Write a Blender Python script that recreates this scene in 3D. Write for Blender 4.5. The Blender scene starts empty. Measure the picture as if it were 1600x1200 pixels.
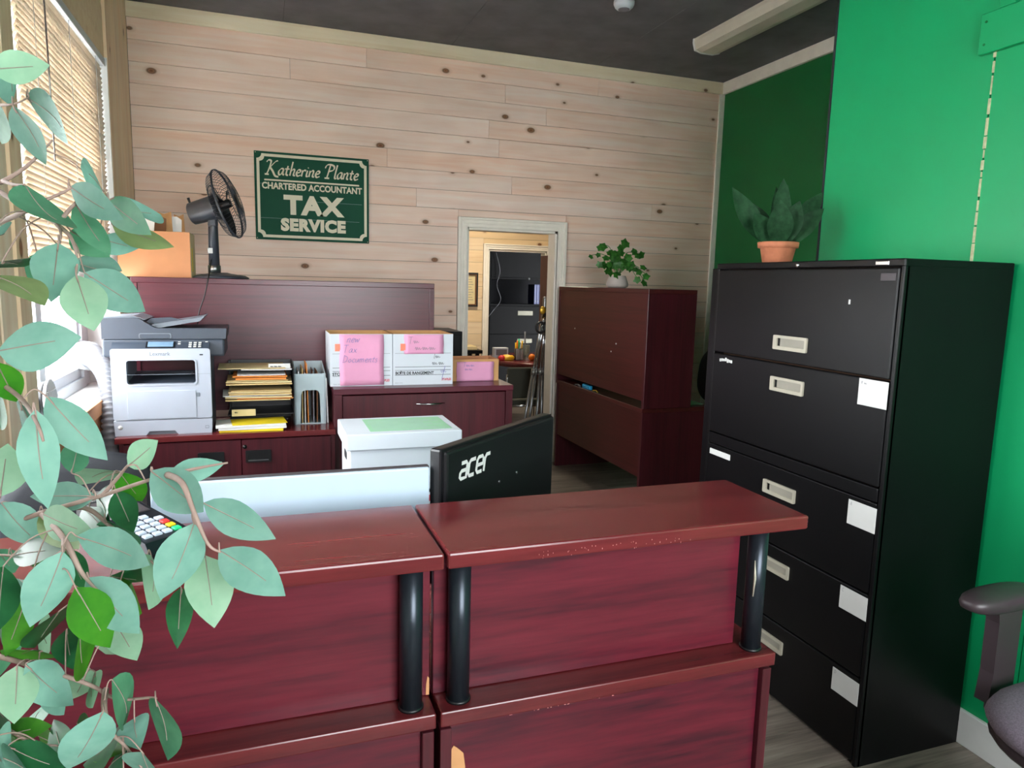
import bpy, bmesh, math, random
from mathutils import Matrix, Vector
random.seed(11)
SC = bpy.context.scene
COL = SC.collection
PI = math.pi

# ------------------------------------------------------------------ camera
cam_d = bpy.data.cameras.new('camera'); cam = bpy.data.objects.new('camera', cam_d); COL.objects.link(cam)
cam_d.sensor_fit = 'HORIZONTAL'; cam_d.sensor_width = 36.0; cam_d.lens = 1105.0 / 1600.0 * 36.0
cam_d.clip_start = 0.05; cam_d.clip_end = 200
_r = Vector((0.94377, -0.32968, 0.0245)); _d = Vector((-0.0236, -0.14113, -0.98971)); _f = Vector((0.32975, 0.93349, -0.14097))
cam.matrix_world = Matrix(((_r.x, -_d.x, -_f.x, 0), (_r.y, -_d.y, -_f.y, 0), (_r.z, -_d.z, -_f.z, 1.53), (0, 0, 0, 1)))
SC.camera = cam

# ------------------------------------------------------------------ sky and daylight
w = bpy.data.worlds.new('sky'); SC.world = w; w.use_nodes = True
bg = w.node_tree.nodes['Background']
bg.inputs[0].default_value = (0.93, 0.97, 1.0, 1); bg.inputs[1].default_value = 11.0

def portal(name, loc, rot, sx, sy):
    l = bpy.data.lights.new(name, 'AREA'); l.shape = 'RECTANGLE'; l.size = sx; l.size_y = sy
    l.cycles.is_portal = True
    o = bpy.data.objects.new(name, l); COL.objects.link(o); o.location = loc; o.rotation_euler = rot
portal('window_portal', (-1.10, 3.87, 1.81), (0, -PI/2, 0), 1.8, 1.7)
portal('side_window_portal', (-1.10, 1.75, 1.75), (0, -PI/2, 0), 1.75, 1.2)
portal('shop_window_portal', (0.85, -1.78, 1.85), (PI/2, 0, 0), 1.8, 1.8)
vs = SC.view_settings
vs.view_transform = 'Standard'; vs.look = 'None'; vs.exposure = 1.08; vs.gamma = 1.0; vs.use_curve_mapping = False

# ------------------------------------------------------------------ helpers
def lin(c):
    return tuple(((v/255)/12.92 if v/255 <= .04045 else ((v/255+.055)/1.055)**2.4) for v in c)

MATS = {}
def base_mat(name, rough=.5, metal=0., spec=.5):
    m = bpy.data.materials.new(name); m.use_nodes = True
    nt = m.node_tree; b = nt.nodes['Principled BSDF']
    b.inputs['Roughness'].default_value = rough; b.inputs['Metallic'].default_value = metal
    b.inputs['Specular IOR Level'].default_value = spec
    MATS[name] = m
    return m, nt, b
def N(nt, t, **k):
    n = nt.nodes.new(t)
    for a, v in k.items(): setattr(n, a, v)
    return n
def ramp(nt, fac, stops):
    r = N(nt, 'ShaderNodeValToRGB'); e = r.color_ramp.elements
    while len(e) < len(stops): e.new(.5)
    for i, (p, c) in enumerate(stops):
        e[i].position = p; e[i].color = (*c, 1)
    nt.links.new(fac, r.inputs[0]); return r.outputs[0]
def coords(nt, scale=(1, 1, 1), rnd=False):
    t = N(nt, 'ShaderNodeTexCoord'); mp = N(nt, 'ShaderNodeMapping')
    mp.inputs['Scale'].default_value = scale
    if rnd:
        oi = N(nt, 'ShaderNodeObjectInfo'); mu = N(nt, 'ShaderNodeVectorMath', operation='SCALE')
        mu.inputs[0].default_value = (31., 17., 23.); nt.links.new(oi.outputs['Random'], mu.inputs['Scale'])
        ad = N(nt, 'ShaderNodeVectorMath', operation='ADD')
        nt.links.new(t.outputs['Object'], ad.inputs[0]); nt.links.new(mu.outputs[0], ad.inputs[1])
        nt.links.new(ad.outputs[0], mp.inputs['Vector'])
    else:
        nt.links.new(t.outputs['Object'], mp.inputs['Vector'])
    return mp.outputs[0]
def noise(nt, vec, scale, detail=3, rough=.55, dist=0.):
    n = N(nt, 'ShaderNodeTexNoise'); n.inputs['Scale'].default_value = scale; n.inputs['Detail'].default_value = detail
    n.inputs['Roughness'].default_value = rough; n.inputs['Distortion'].default_value = dist
    nt.links.new(vec, n.inputs['Vector']); return n.outputs['Fac']
def bump(nt, b, h, s=.2, d=.002):
    bp = N(nt, 'ShaderNodeBump'); bp.inputs['Strength'].default_value = s; bp.inputs['Distance'].default_value = d
    nt.links.new(h, bp.inputs['Height']); nt.links.new(bp.outputs[0], b.inputs['Normal'])
def plain(name, rgb, rough=.5, metal=0., var=.08, scale=12., spec=.5, bmp=0., bscale=200.):
    m, nt, b = base_mat(name, rough, metal, spec)
    c = lin(rgb); v = coords(nt)
    f = noise(nt, v, scale)
    o = ramp(nt, f, [(.3, tuple(x*(1-var) for x in c)), (.7, tuple(min(1, x*(1+var)) for x in c))])
    nt.links.new(o, b.inputs['Base Color'])
    if bmp: bump(nt, b, noise(nt, v, bscale, 2), bmp, .002)
    return m
def grain(name, dark, mid, light, scale, rough=.35, spec=.5, fine=6., rnd=False):
    """laminate / timber grain; scale = per-axis frequency, small along the grain"""
    m, nt, b = base_mat(name, rough, 0, spec)
    v = coords(nt, scale, rnd)
    f1 = noise(nt, v, 1.0, 4, .6, .35); f2 = noise(nt, v, fine, 3, .6)
    mx = N(nt, 'ShaderNodeMath', operation='MULTIPLY_ADD'); mx.inputs[1].default_value = .65
    sc = N(nt, 'ShaderNodeMath', operation='MULTIPLY'); sc.inputs[1].default_value = .35
    nt.links.new(f2, sc.inputs[0]); nt.links.new(f1, mx.inputs[0]); nt.links.new(sc.outputs[0], mx.inputs[2])
    o = ramp(nt, mx.outputs[0], [(.33, lin(dark)), (.5, lin(mid)), (.68, lin(light))])
    nt.links.new(o, b.inputs['Base Color'])
    return m
def pine(name, cols, vert=False, horiz_axis=0, tint=.12):
    """knotty whitewashed pine boards, each board shifted by its object random"""
    m, nt, b = base_mat(name, .55, 0, .35)
    long_, cross = 1.3, 22.
    if vert: sc = (cross, cross, long_)
    else: sc = (long_, cross, cross) if horiz_axis == 0 else (cross, long_, cross)
    v = coords(nt, sc, True)
    f = noise(nt, v, 1., 4, .6, .5)
    col = ramp(nt, f, [(.3, lin(cols[0])), (.5, lin(cols[1])), (.72, lin(cols[2]))])
    # patchy wash
    v2 = coords(nt, (1.6, 1.6, 3.) if not vert else (3, 3, 1.6), True)
    f2 = noise(nt, v2, 1.2, 2)
    hs = N(nt, 'ShaderNodeHueSaturation')
    mr = N(nt, 'ShaderNodeMapRange'); mr.inputs['To Min'].default_value = .92; mr.inputs['To Max'].default_value = 1.06
    mr.inputs['From Min'].default_value = .3; mr.inputs['From Max'].default_value = .7
    nt.links.new(f2, mr.inputs['Value']); nt.links.new(mr.outputs[0], hs.inputs['Value'])
    oi = N(nt, 'ShaderNodeObjectInfo'); mr2 = N(nt, 'ShaderNodeMapRange')
    mr2.inputs['To Min'].default_value = .85; mr2.inputs['To Max'].default_value = 1.1
    nt.links.new(oi.outputs['Random'], mr2.inputs['Value']); nt.links.new(mr2.outputs[0], hs.inputs['Saturation'])
    nt.links.new(col, hs.inputs['Color'])
    # knots
    ks = (1.5, 1.5, 2.4) if not vert else (2.4, 2.4, 1.2)
    kv3 = coords(nt, ks, True)
    sp_ = N(nt, 'ShaderNodeSeparateXYZ'); cb_ = N(nt, 'ShaderNodeCombineXYZ'); nt.links.new(kv3, sp_.inputs[0])
    nt.links.new(sp_.outputs[1 if vert else 0], cb_.inputs[0]); nt.links.new(sp_.outputs[2], cb_.inputs[1]); kv = cb_.outputs[0]
    vo = N(nt, 'ShaderNodeTexVoronoi', voronoi_dimensions='2D'); vo.inputs['Scale'].default_value = 1.0
    nt.links.new(kv, vo.inputs['Vector'])
    sep = N(nt, 'ShaderNodeSeparateColor'); nt.links.new(vo.outputs['Color'], sep.inputs[0])
    gt = N(nt, 'ShaderNodeMath', operation='MULTIPLY_ADD'); gt.inputs[1].default_value = -.030; gt.inputs[2].default_value = .022
    nt.links.new(sep.outputs[0], gt.inputs[0])          # shift distance so that knots differ in size
    dd = N(nt, 'ShaderNodeMath', operation='ADD'); nt.links.new(vo.outputs['Distance'], dd.inputs[0]); nt.links.new(gt.outputs[0], dd.inputs[1])
    kc = ramp(nt, dd.outputs[0], [(.0, lin((120, 72, 40))), (.018, lin((150, 100, 60))), (.030, lin((95, 52, 28))), (.042, lin((176, 130, 88)))])
    kf = ramp(nt, dd.outputs[0], [(.0, (1, 1, 1)), (.036, (.9, .9, .9)), (.05, (.25, .25, .25)), (.085, (0, 0, 0))])
    mx = N(nt, 'ShaderNodeMixRGB'); nt.links.new(kf, mx.inputs[0]); nt.links.new(hs.outputs[0], mx.inputs[1]); nt.links.new(kc, mx.inputs[2])
    nt.links.new(mx.outputs[0], b.inputs['Base Color'])
    bump(nt, b, f, .12, .001)
    return m

class MB:
    """collects shapes (world coordinates, or through .M) and links them as one mesh object"""
    def __init__(s, M=None): s.v = []; s.f = []; s.mi = []; s.sm = []; s.M = M; s.cur = 0; s.smooth = False
    def add(s, vs, fs):
        o = len(s.v)
        s.v += [tuple(s.M @ Vector(p)) if s.M else tuple(p) for p in vs]
        s.f += [tuple(i+o for i in f) for f in fs]; s.mi += [s.cur]*len(fs); s.sm += [s.smooth]*len(fs)
        return s
    def box(s, x0, x1, y0, y1, z0, z1):
        return s.add([(x0,y0,z0),(x1,y0,z0),(x1,y1,z0),(x0,y1,z0),(x0,y0,z1),(x1,y0,z1),(x1,y1,z1),(x0,y1,z1)],
                     [(0,3,2,1),(4,5,6,7),(0,1,5,4),(1,2,6,5),(2,3,7,6),(3,0,4,7)])
    def bbox(s, x0, x1, y0, y1, z0, z1, r=.004, seg=2):
        """box with rounded edges"""
        bm = bmesh.new(); bmesh.ops.create_cube(bm, size=1)
        for v in bm.verts: v.co = Vector((x0+(v.co.x+.5)*(x1-x0), y0+(v.co.y+.5)*(y1-y0), z0+(v.co.z+.5)*(z1-z0)))
        r = min(r, .49*min(x1-x0, y1-y0, z1-z0))
        bmesh.ops.bevel(bm, geom=list(bm.edges), offset=r, segments=seg, profile=.5, affect='EDGES')
        bm.verts.ensure_lookup_table(); bm.verts.index_update()
        s.add([v.co[:] for v in bm.verts], [[v.index for v in f.verts] for f in bm.faces]); bm.free()
        return s
    def prism(s, poly, axis, a0, a1):
        """poly in the two other axes (order xyz without axis), extruded along axis"""
        def P(p, a):
            return (a, p[0], p[1]) if axis == 0 else ((p[0], a, p[1]) if axis == 1 else (p[0], p[1], a))
        n = len(poly)
        return s.add([P(p, a0) for p in poly]+[P(p, a1) for p in poly],
                     [tuple(range(n))[::-1], tuple(range(n, 2*n))]+[(i, (i+1) % n, n+(i+1) % n, n+i) for i in range(n)])
    def ringplate(s, outer, inner, axis, a0, a1):
        """flat plate with a hole; outer and inner loops have equal counts"""
        def P(p, a):
            return (a, p[0], p[1]) if axis == 0 else ((p[0], a, p[1]) if axis == 1 else (p[0], p[1], a))
        n = len(outer); vs = [P(p, a) for a in (a0, a1) for L in (outer, inner) for p in L]; fs = []
        for i in range(n):
            j = (i+1) % n
            fs += [(i, j, n+j, n+i), (2*n+i, 3*n+i, 3*n+j, 2*n+j), (i, 2*n+i, 2*n+j, j), (n+i, n+j, 3*n+j, 3*n+i)]
        return s.add(vs, fs)
    def tube(s, pts, r, n=8, cap=True, closed=False):
        pts = [Vector(p) for p in pts]; m = len(pts)
        rr = r if isinstance(r, (list, tuple)) else [r]*m
        vs = []; fs = []; up = None
        for i, p in enumerate(pts):
            a = pts[(i-1) % m] if (closed or i > 0) else p; b = pts[(i+1) % m] if (closed or i < m-1) else p
            t = (b-a).normalized()
            if up is None: up = t.orthogonal().normalized()
            up = (up - t*up.dot(t))
            up = up.normalized() if up.length > 1e-6 else t.orthogonal().normalized()
            q = t.cross(up)
            vs += [tuple(p + (up*math.cos(2*PI*k/n) + q*math.sin(2*PI*k/n))*rr[i]) for k in range(n)]
        for i in range(m if closed else m-1):
            j = (i+1) % m
            for k in range(n): fs.append((i*n+k, i*n+(k+1) % n, j*n+(k+1) % n, j*n+k))
        if cap and not closed: fs += [tuple(range(n))[::-1], tuple(range((m-1)*n, m*n))]
        o = s.smooth; s.smooth = True; s.add(vs, fs); s.smooth = o
        return s
    def lathe(s, prof, c, n=24, M=None):
        """prof [(r,z)...] around local z at c"""
        vs = []; fs = []; m = len(prof)
        for r, z in prof:
            for k in range(n):
                p = Vector((max(r, 1e-5)*math.cos(2*PI*k/n), max(r, 1e-5)*math.sin(2*PI*k/n), z))
                if M: p = M @ p
                vs.append(tuple(p + Vector(c)))
        for i in range(m-1):
            for k in range(n): fs.append((i*n+k, i*n+(k+1) % n, (i+1)*n+(k+1) % n, (i+1)*n+k))
        if prof[0][0] > 1e-4: fs.append(tuple(range(n))[::-1])
        if prof[-1][0] > 1e-4: fs.append(tuple(range((m-1)*n, m*n)))
        o = s.smooth; s.smooth = True; s.add(vs, fs); s.smooth = o
        return s
    def build(s, name, mat, parent=None):
        me = bpy.data.meshes.new(name)
        inv = None; org = Vector((0, 0, 0))
        if parent is not None: inv = WM[parent.name].inverted()
        else:
            xs = [p[0] for p in s.v]; ys = [p[1] for p in s.v]; zs = [p[2] for p in s.v]
            org = Vector(((min(xs)+max(xs))/2, (min(ys)+max(ys))/2, min(zs)))
        vv = [tuple(inv @ Vector(p)) if inv else tuple(Vector(p)-org) for p in s.v]
        me.from_pydata(vv, [], s.f)
        for m in (mat if isinstance(mat, (list, tuple)) else [mat]): me.materials.append(MATS[m])
        me.polygons.foreach_set('material_index', s.mi); me.polygons.foreach_set('use_smooth', s.sm)
        bm = bmesh.new(); bm.from_mesh(me); bmesh.ops.recalc_face_normals(bm, faces=bm.faces); bm.to_mesh(me); bm.free()
        me.update()
        o = bpy.data.objects.new(name, me); COL.objects.link(o)
        if parent is not None: o.parent = parent; WM[o.name] = WM[parent.name].copy()
        else: o.location = org; WM[o.name] = Matrix.Translation(org)
        return o
WM = {}
def tag(o, label=None, cat=None, group=None, kind=None):
    if label: o['label'] = label
    if cat: o['category'] = cat
    if group: o['group'] = group
    if kind: o['kind'] = kind
    return o
def thing(name, label, cat, loc, rz=0., group=None, kind=None):
    o = bpy.data.objects.new(name, None); COL.objects.link(o); o.location = loc; o.rotation_euler = (0, 0, rz)
    o.empty_display_size = .05
    WM[o.name] = Matrix.Translation(Vector(loc)) @ Matrix.Rotation(rz, 4, 'Z')
    return tag(o, label, cat, group, kind)
def B(*a): return MB().box(*a)
def R(*a, **k): return MB().bbox(*a, **k)
def loc_M(o): return WM[o.name]

FRONT = lambda x, y, z, s=1.: Matrix.Translation((x, y, z)) @ Matrix(((s,0,0,0),(0,0,-s,0),(0,s,0,0),(0,0,0,1)))      # reads when seen from -y
SIDE = lambda x, y, z, s=1.: Matrix.Translation((x, y, z)) @ Matrix(((0,0,-s,0),(-s,0,0,0),(0,s,0,0),(0,0,0,1)))       # reads when seen from -x
def text_shape(mb, body, size, M, bold=0., shear=0., align='LEFT', width=1.0, space=1.0):
    cu = bpy.data.curves.new('t', 'FONT'); cu.body = body; cu.size = size; cu.offset = bold; cu.shear = shear
    cu.align_x = align; cu.space_character = space; cu.resolution_u = 3
    ob = bpy.data.objects.new('t', cu)
    me = bpy.data.meshes.new_from_object(ob)
    vs = [tuple(M @ Vector((v.co.x*width, v.co.y, 0))) for v in me.vertices]
    mb.add(vs, [tuple(p.vertices) for p in me.polygons])
    bpy.data.objects.remove(ob); bpy.data.curves.remove(cu); bpy.data.meshes.remove(me)
    return mb
GL = {  # pen strokes: advance, polylines
 'K': (.86, [[(.02,.86),(.12,1.),(.3,.97),(.3,.75),(.18,.25),(.08,.02)],[(-.04,.0),(.24,.0)],[(.78,1.),(.6,.9),(.28,.5)],[(.28,.5),(.48,.25),(.68,-.08),(.92,-.14)]]),
 'P': (.66, [[(-.02,.72),(.1,.95),(.36,1.),(.62,.88),(.58,.62),(.28,.5)],[(.34,.95),(.24,.4),(.16,.02)],[(.0,.0),(.34,.0)]]),
 'a': (.47, [[(.4,.42),(.24,.46),(.07,.26),(.1,.03),(.24,.07),(.4,.42)],[(.4,.44),(.35,.1),(.46,.03)]]),
 't': (.34, [[(.22,.68),(.13,.1),(.27,.02)],[(.03,.45),(.34,.47)]]),
 'h': (.46, [[(.2,1.),(.06,0)],[(.09,.25),(.26,.46),(.36,.4),(.31,.07),(.43,.03)]]),
 'e': (.40, [[(.07,.22),(.3,.29),(.32,.43),(.18,.45),(.06,.22),(.15,.01),(.36,.09)]]),
 'r': (.33, [[(.1,.45),(.04,0)],[(.07,.25),(.2,.45),(.32,.42)]]),
 'i': (.21, [[(.11,.45),(.06,.06),(.17,.03)],[(.14,.62),(.16,.67)]]),
 'n': (.45, [[(.1,.45),(.04,0)],[(.07,.25),(.24,.46),(.34,.4),(.29,.07),(.41,.03)]]),
 'l': (.22, [[(.2,1.),(.08,.1),(.2,.03)]]),
 'w': (.55, [[(.05,.45),(.12,.03),(.25,.35),(.34,.03),(.5,.45)]]),
 'T': (.6, [[(.0,.9),(.52,.92)],[(.27,.9),(.22,0)]]),
 'x': (.45, [[(.05,.45),(.38,0)],[(.38,.45),(.03,0)]]),
 'D': (.62, [[(.1,.9),(.06,0)],[(.06,.9),(.5,.65),(.42,.15),(.02,0)]]),
 'o': (.44, [[(.22,.45),(.06,.22),(.2,.0),(.38,.22),(.22,.45)]]),
 'c': (.38, [[(.34,.4),(.2,.45),(.05,.2),(.2,.0),(.36,.08)]]),
 'u': (.48, [[(.06,.45),(.1,.03),(.3,.1),(.38,.45),(.4,.03)]]),
 'm': (.66, [[(.06,.45),(.04,0)],[(.05,.25),(.18,.46),(.27,.4),(.25,0)],[(.27,.3),(.42,.46),(.5,.4),(.5,0)]]),
 's': (.36, [[(.3,.42),(.12,.42),(.14,.26),(.28,.16),(.2,.0),(.03,.05)]]),
 '~': (.9, [[(.02,.2),(.12,.42),(.2,.05),(.32,.4),(.42,.08),(.55,.36),(.66,.1),(.82,.25)]]),
 'A': (.6, [[(.02,0),(.27,.9),(.5,0)],[(.1,.33),(.43,.33)]]),
 'C': (.6, [[(.5,.75),(.3,.9),(.06,.6),(.1,.15),(.32,0),(.52,.14)]]),
 '#': (.6, [[(.18,.8),(.12,.05)],[(.4,.8),(.34,.05)],[(.03,.55),(.52,.58)],[(.0,.28),(.5,.31)]]),
 'p': (.45, [[(.1,.45),(.04,-.3)],[(.09,.35),(.28,.46),(.36,.25),(.2,.02),(.07,.1)]]),
 ' ': (.34, []),
}
def smooth2(pl, k=5):
    if len(pl) < 3: return pl
    out = []
    for i in range(len(pl)-1):
        p0 = pl[max(i-1, 0)]; p1 = pl[i]; p2 = pl[i+1]; p3 = pl[min(i+2, len(pl)-1)]
        for j in range(k):
            t = j/k
            out.append(tuple(.5*((2*p1[c])+(-p0[c]+p2[c])*t+(2*p0[c]-5*p1[c]+4*p2[c]-p3[c])*t*t+(-p0[c]+3*p1[c]-3*p2[c]+p3[c])*t**3) for c in (0, 1)))
    return out+[pl[-1]]
def ribbon(mb, pl, M, wmin, wmax, nib=.7):
    vs = []; fs = []
    for i, p in enumerate(pl):
        a = Vector(pl[max(i-1, 0)]); b = Vector(pl[min(i+1, len(pl)-1)]); t = (b-a)
        t = t.normalized() if t.length > 1e-9 else Vector((1, 0))
        ww = wmin+(wmax-wmin)*abs(math.sin(math.atan2(t.y, t.x)-nib))
        n = Vector((-t.y, t.x))*ww*.5; q = Vector(p)
        vs += [tuple(M @ Vector((*(q+n), 0))), tuple(M @ Vector((*(q-n), 0)))]
    for i in range(len(pl)-1): fs.append((2*i, 2*i+1, 2*i+3, 2*i+2))
    mb.add(vs, fs)
def script(mb, txt, M, size, wmin=.03, wmax=.11, nib=.7, shear=.12, sp=1.):
    x = 0
    for ch in txt:
        adv, st = GL[ch]
        for pl in st:
            ribbon(mb, [((p[0]+x+shear*p[1])*size, p[1]*size) for p in smooth2(pl)], M, wmin*size, wmax*size, nib)
        x += adv*sp
    return x*size
def rrect(x0, x1, z0, z1, r, k=4):
    pts = []
    for cx, cz, a0 in ((x1-r, z1-r, 0), (x0+r, z1-r, 90), (x0+r, z0+r, 180), (x1-r, z0+r, 270)):
        for j in range(k+1):
            a = math.radians(a0+90*j/k); pts.append((cx+r*math.cos(a), cz+r*math.sin(a)))
    return pts
def spline(pts, k=6):
    out = []; m = len(pts)
    P = [Vector(p) for p in pts]
    for i in range(m-1):
        p0 = P[max(i-1, 0)]; p1 = P[i]; p2 = P[i+1]; p3 = P[min(i+2, m-1)]
        for j in range(k):
            t = j/k
            out.append(.5*((2*p1)+(-p0+p2)*t+(2*p0-5*p1+4*p2-p3)*t*t+(-p0+3*p1-3*p2+p3)*t**3))
    return out+[P[-1]]

# ------------------------------------------------------------------ materials
MAHO = dict(dark=(52, 18, 30), mid=(90, 24, 38), light=(108, 32, 46))
grain('mahogany_x', scale=(1.1, 14, 14), rough=.3, **MAHO)
grain('mahogany_y', scale=(14, 1.1, 14), rough=.33, dark=(64, 20, 24), mid=(88, 30, 34), light=(104, 38, 40))
grain('mahogany_z', scale=(26, 26, .8), rough=.33, dark=(56, 18, 25), mid=(74, 24, 33), light=(86, 30, 39))
grain('mahogany_top', scale=(1.0, 13, 13), rough=.22, dark=(74, 24, 28), mid=(98, 34, 37), light=(112, 42, 44))
grain('mahogany_hutch', scale=(.9, 22, 30), rough=.3, dark=(66, 22, 32), mid=(80, 28, 40), light=(92, 36, 46))
grain('mahogany_deep', scale=(22, .9, 30), rough=.38, dark=(60, 20, 20), mid=(76, 26, 26), light=(88, 32, 31))
pine('pine_wall', ((246, 206, 182), (251, 219, 199), (253, 229, 213)))
pine('pine_trim', ((236, 216, 184), (244, 228, 200), (248, 234, 210)))
pine('pine_vert', ((240, 206, 170), (247, 220, 186), (251, 230, 202)), vert=True)
pine('pine_warm', ((230, 198, 156), (240, 212, 172), (244, 220, 184)))
plain('groove', (96, 70, 50), .8)
plain('ceiling_paint', (104, 104, 108), .75, var=.22, scale=3.5, bmp=.3, bscale=60)
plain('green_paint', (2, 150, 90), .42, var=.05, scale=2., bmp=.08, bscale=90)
plain('green_shaded', (4, 112, 54), .5, var=.05, scale=2.)  # darker copy of the green paint, the far wall's shade in its colour
plain('caulk', (176, 176, 140), .7, var=.2, scale=60)
plain('cream_trim', (250, 243, 230), .45, var=.04)
plain('white_trim', (222, 222, 220), .45, var=.03)
plain('white_vinyl', (196, 202, 208), .35, var=.02)
plain('plaster', (206, 200, 190), .7, var=.04)
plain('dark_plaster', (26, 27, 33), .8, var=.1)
grain('floor_vinyl', (84, 76, 68), (122, 112, 102), (152, 142, 130), (1.6, 26, 26), rough=.38, rnd=True, fine=4)
plain('floor_gap', (52, 46, 42), .7)
plain('mat_grey', (86, 86, 80), .85, var=.1, scale=40, bmp=.4, bscale=400)
plain('black_metal', (9, 9, 11), .36, var=.1, scale=5, spec=.22)
plain('black_plastic', (17, 18, 21), .38, var=.08)
plain('black_soft', (30, 32, 38), .7, var=.1, bmp=.3, bscale=500)
plain('post_metal', (44, 50, 58), .3, .6, var=.05)
plain('chrome', (190, 192, 196), .18, 1., var=.03)
plain('steel', (150, 152, 154), .3, .9, var=.1, scale=30)
plain('pull_cream', (178, 172, 156), .35, .2, var=.05)
plain('card_white', (206, 206, 204), .6, var=.02)
plain('paper_white', (236, 236, 234), .7, var=.02)
plain('paper_cream', (222, 200, 150), .7, var=.06)
plain('paper_manila', (214, 186, 128), .7, var=.08)
plain('paper_orange', (222, 134, 52), .65, var=.06)
plain('paper_yellow', (240, 214, 30), .6, var=.04)
plain('paper_pink', (226, 158, 192), .7, var=.03)
plain('paper_green', (150, 200, 162), .7, var=.04)
plain('ink_black', (30, 30, 34), .6)
plain('ink_blue', (120, 120, 176), .6)
plain('ink_grey', (120, 120, 128), .6)
plain('ink_red', (204, 50, 66), .6)
plain('tape_orange', (250, 130, 100), .4)
plain('box_white', (206, 212, 220), .6, var=.03, scale=6)
plain('kraft', (196, 148, 96), .75, var=.06, scale=20)
plain('kraft_box', (206, 142, 98), .7, var=.05, scale=8)
plain('kraft_dark', (120, 80, 50), .8, var=.1)
plain('box_cream', (226, 208, 158), .7, var=.04)
plain('printer_light', (170, 177, 190), .4, var=.02)
plain('printer_dark', (62, 70, 82), .42, var=.04)
plain('printer_mid', (110, 118, 128), .45, var=.04)
plain('screen_grey', (120, 150, 176), .15, var=.1)
plain('logo_grey', (110, 114, 122), .4)
plain('fan_grey', (52, 57, 66), .4, var=.05)
plain('sign_green', (4, 80, 56), .55, var=.03, spec=.2)
plain('sign_cream', (232, 224, 196), .45, var=.03)
plain('holder_grey', (170, 186, 192), .5, var=.03)
plain('tray_black', (28, 28, 32), .35, var=.05)
plain('terracotta', (180, 110, 78), .75, var=.15, scale=30)
plain('pot_grey', (186, 176, 168), .6, var=.05)
plain('soil', (50, 38, 28), .9, var=.2, scale=80)
plain('chair_fabric', (128, 116, 130), .9, var=.25, scale=260, bmp=.6, bscale=500)
plain('chair_plastic', (58, 48, 52), .4, var=.05)
plain('olive_fabric', (70, 70, 60), .9, var=.15, scale=200)
plain('bark', (150, 126, 116), .8, var=.15, scale=60)
plain('rib', (142, 128, 118), .75, var=.1, scale=60)
plain('gold', (214, 170, 60), .3, .7)
plain('blue_plastic', (16, 32, 96), .4)
plain('cyan_plastic', (40, 160, 210), .4)
plain('pink_shade', (240, 206, 206), .7)
plain('orange_fruit', (240, 130, 20), .5, var=.05)
plain('red_plastic', (220, 50, 50), .4)
plain('yellow_plastic', (246, 190, 40), .4)
plain('key_grey', (196, 204, 220), .4)
plain('key_red', (226, 60, 60), .4); plain('key_yellow', (248, 200, 40), .4); plain('key_green', (40, 200, 130), .4)
plain('monitor_white', (186, 204, 222), .4, var=.02)
plain('edge_dark', (60, 54, 58), .5)
plain('pull_dim', (126, 122, 106), .5)
plain('shaded_plate', (142, 138, 126), .4)  # darker pull tone with the recess's inner shading put into the colour
plain('scratch', (196, 128, 124), .7)
plain('black_matte', (12, 12, 14), .65, var=.1, spec=.15)
plain('wear_pale', (196, 142, 96), .8)
plain('diffuser', (214, 206, 190), .4, var=.03)
plain('bounce_paving', (200, 200, 198), .9, var=.1, scale=2)  # outside paving lightened so it reflects more daylight onto the ceiling
plain('hose_white', (112, 113, 118), .5, var=.03)

def leaf_mat(name, a, b_, rough, trans):
    m, nt, b = base_mat(name, rough, 0, .4)
    v = coords(nt); f = noise(nt, v, 40., 3)
    oi = N(nt, 'ShaderNodeObjectInfo')
    c = ramp(nt, f, [(.3, lin(a)), (.7, lin(b_))])
    hs = N(nt, 'ShaderNodeHueSaturation'); mr = N(nt, 'ShaderNodeMapRange'); mr.inputs['To Min'].default_value = .85; mr.inputs['To Max'].default_value = 1.12
    nt.links.new(oi.outputs['Random'], mr.inputs['Value']); nt.links.new(mr.outputs[0], hs.inputs['Value']); nt.links.new(c, hs.inputs['Color'])
    nt.links.new(hs.outputs[0], b.inputs['Base Color'])
    tr = N(nt, 'ShaderNodeBsdfTranslucent'); nt.links.new(hs.outputs[0], tr.inputs[0])
    mx = N(nt, 'ShaderNodeMixShader'); mx.inputs[0].default_value = trans
    nt.links.new(b.outputs[0], mx.inputs[1]); nt.links.new(tr.outputs[0], mx.inputs[2])
    nt.links.new(mx.outputs[0], nt.nodes['Material Output'].inputs[0])
leaf_mat('leaf_m', (104, 152, 136), (124, 168, 152), .65, .25)
leaf_mat('leaf_p', (132, 172, 142), (150, 186, 156), .65, .25)
leaf_mat('leaf_d', (24, 76, 44), (40, 100, 58), .35, .15)
leaf_mat('leaf_g', (68, 126, 94), (88, 144, 110), .5, .25)
leaf_mat('leaf_b', (42, 112, 24), (68, 136, 32), .4, .3)
leaf_mat('leaf_y', (124, 148, 92), (142, 166, 108), .5, .25)
leaf_mat('leaf_agave', (24, 54, 32), (40, 76, 48), .6, .04)
MATS['leaf_agave'].node_tree.nodes['Principled BSDF'].inputs['Specular IOR Level'].default_value = .12
leaf_mat('leaf_ivy', (28, 84, 26), (74, 140, 52), .4, .2)
leaf_mat('slat', (226, 212, 194), (232, 220, 204), .5, .35)
m_, nt_, b_ = base_mat('glass', .02, 0, .5)
b_.inputs['Base Color'].default_value = (.95, .98, 1, 1); b_.inputs['Transmission Weight'].default_value = 0
tb = N(nt_, 'ShaderNodeBsdfTransparent'); ms = N(nt_, 'ShaderNodeMixShader'); ms.inputs[0].default_value = .06
nt_.links.new(tb.outputs[0], ms.inputs[1]); nt_.links.new(b_.outputs[0], ms.inputs[2]); nt_.links.new(ms.outputs[0], nt_.nodes['Material Output'].inputs[0])
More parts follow.
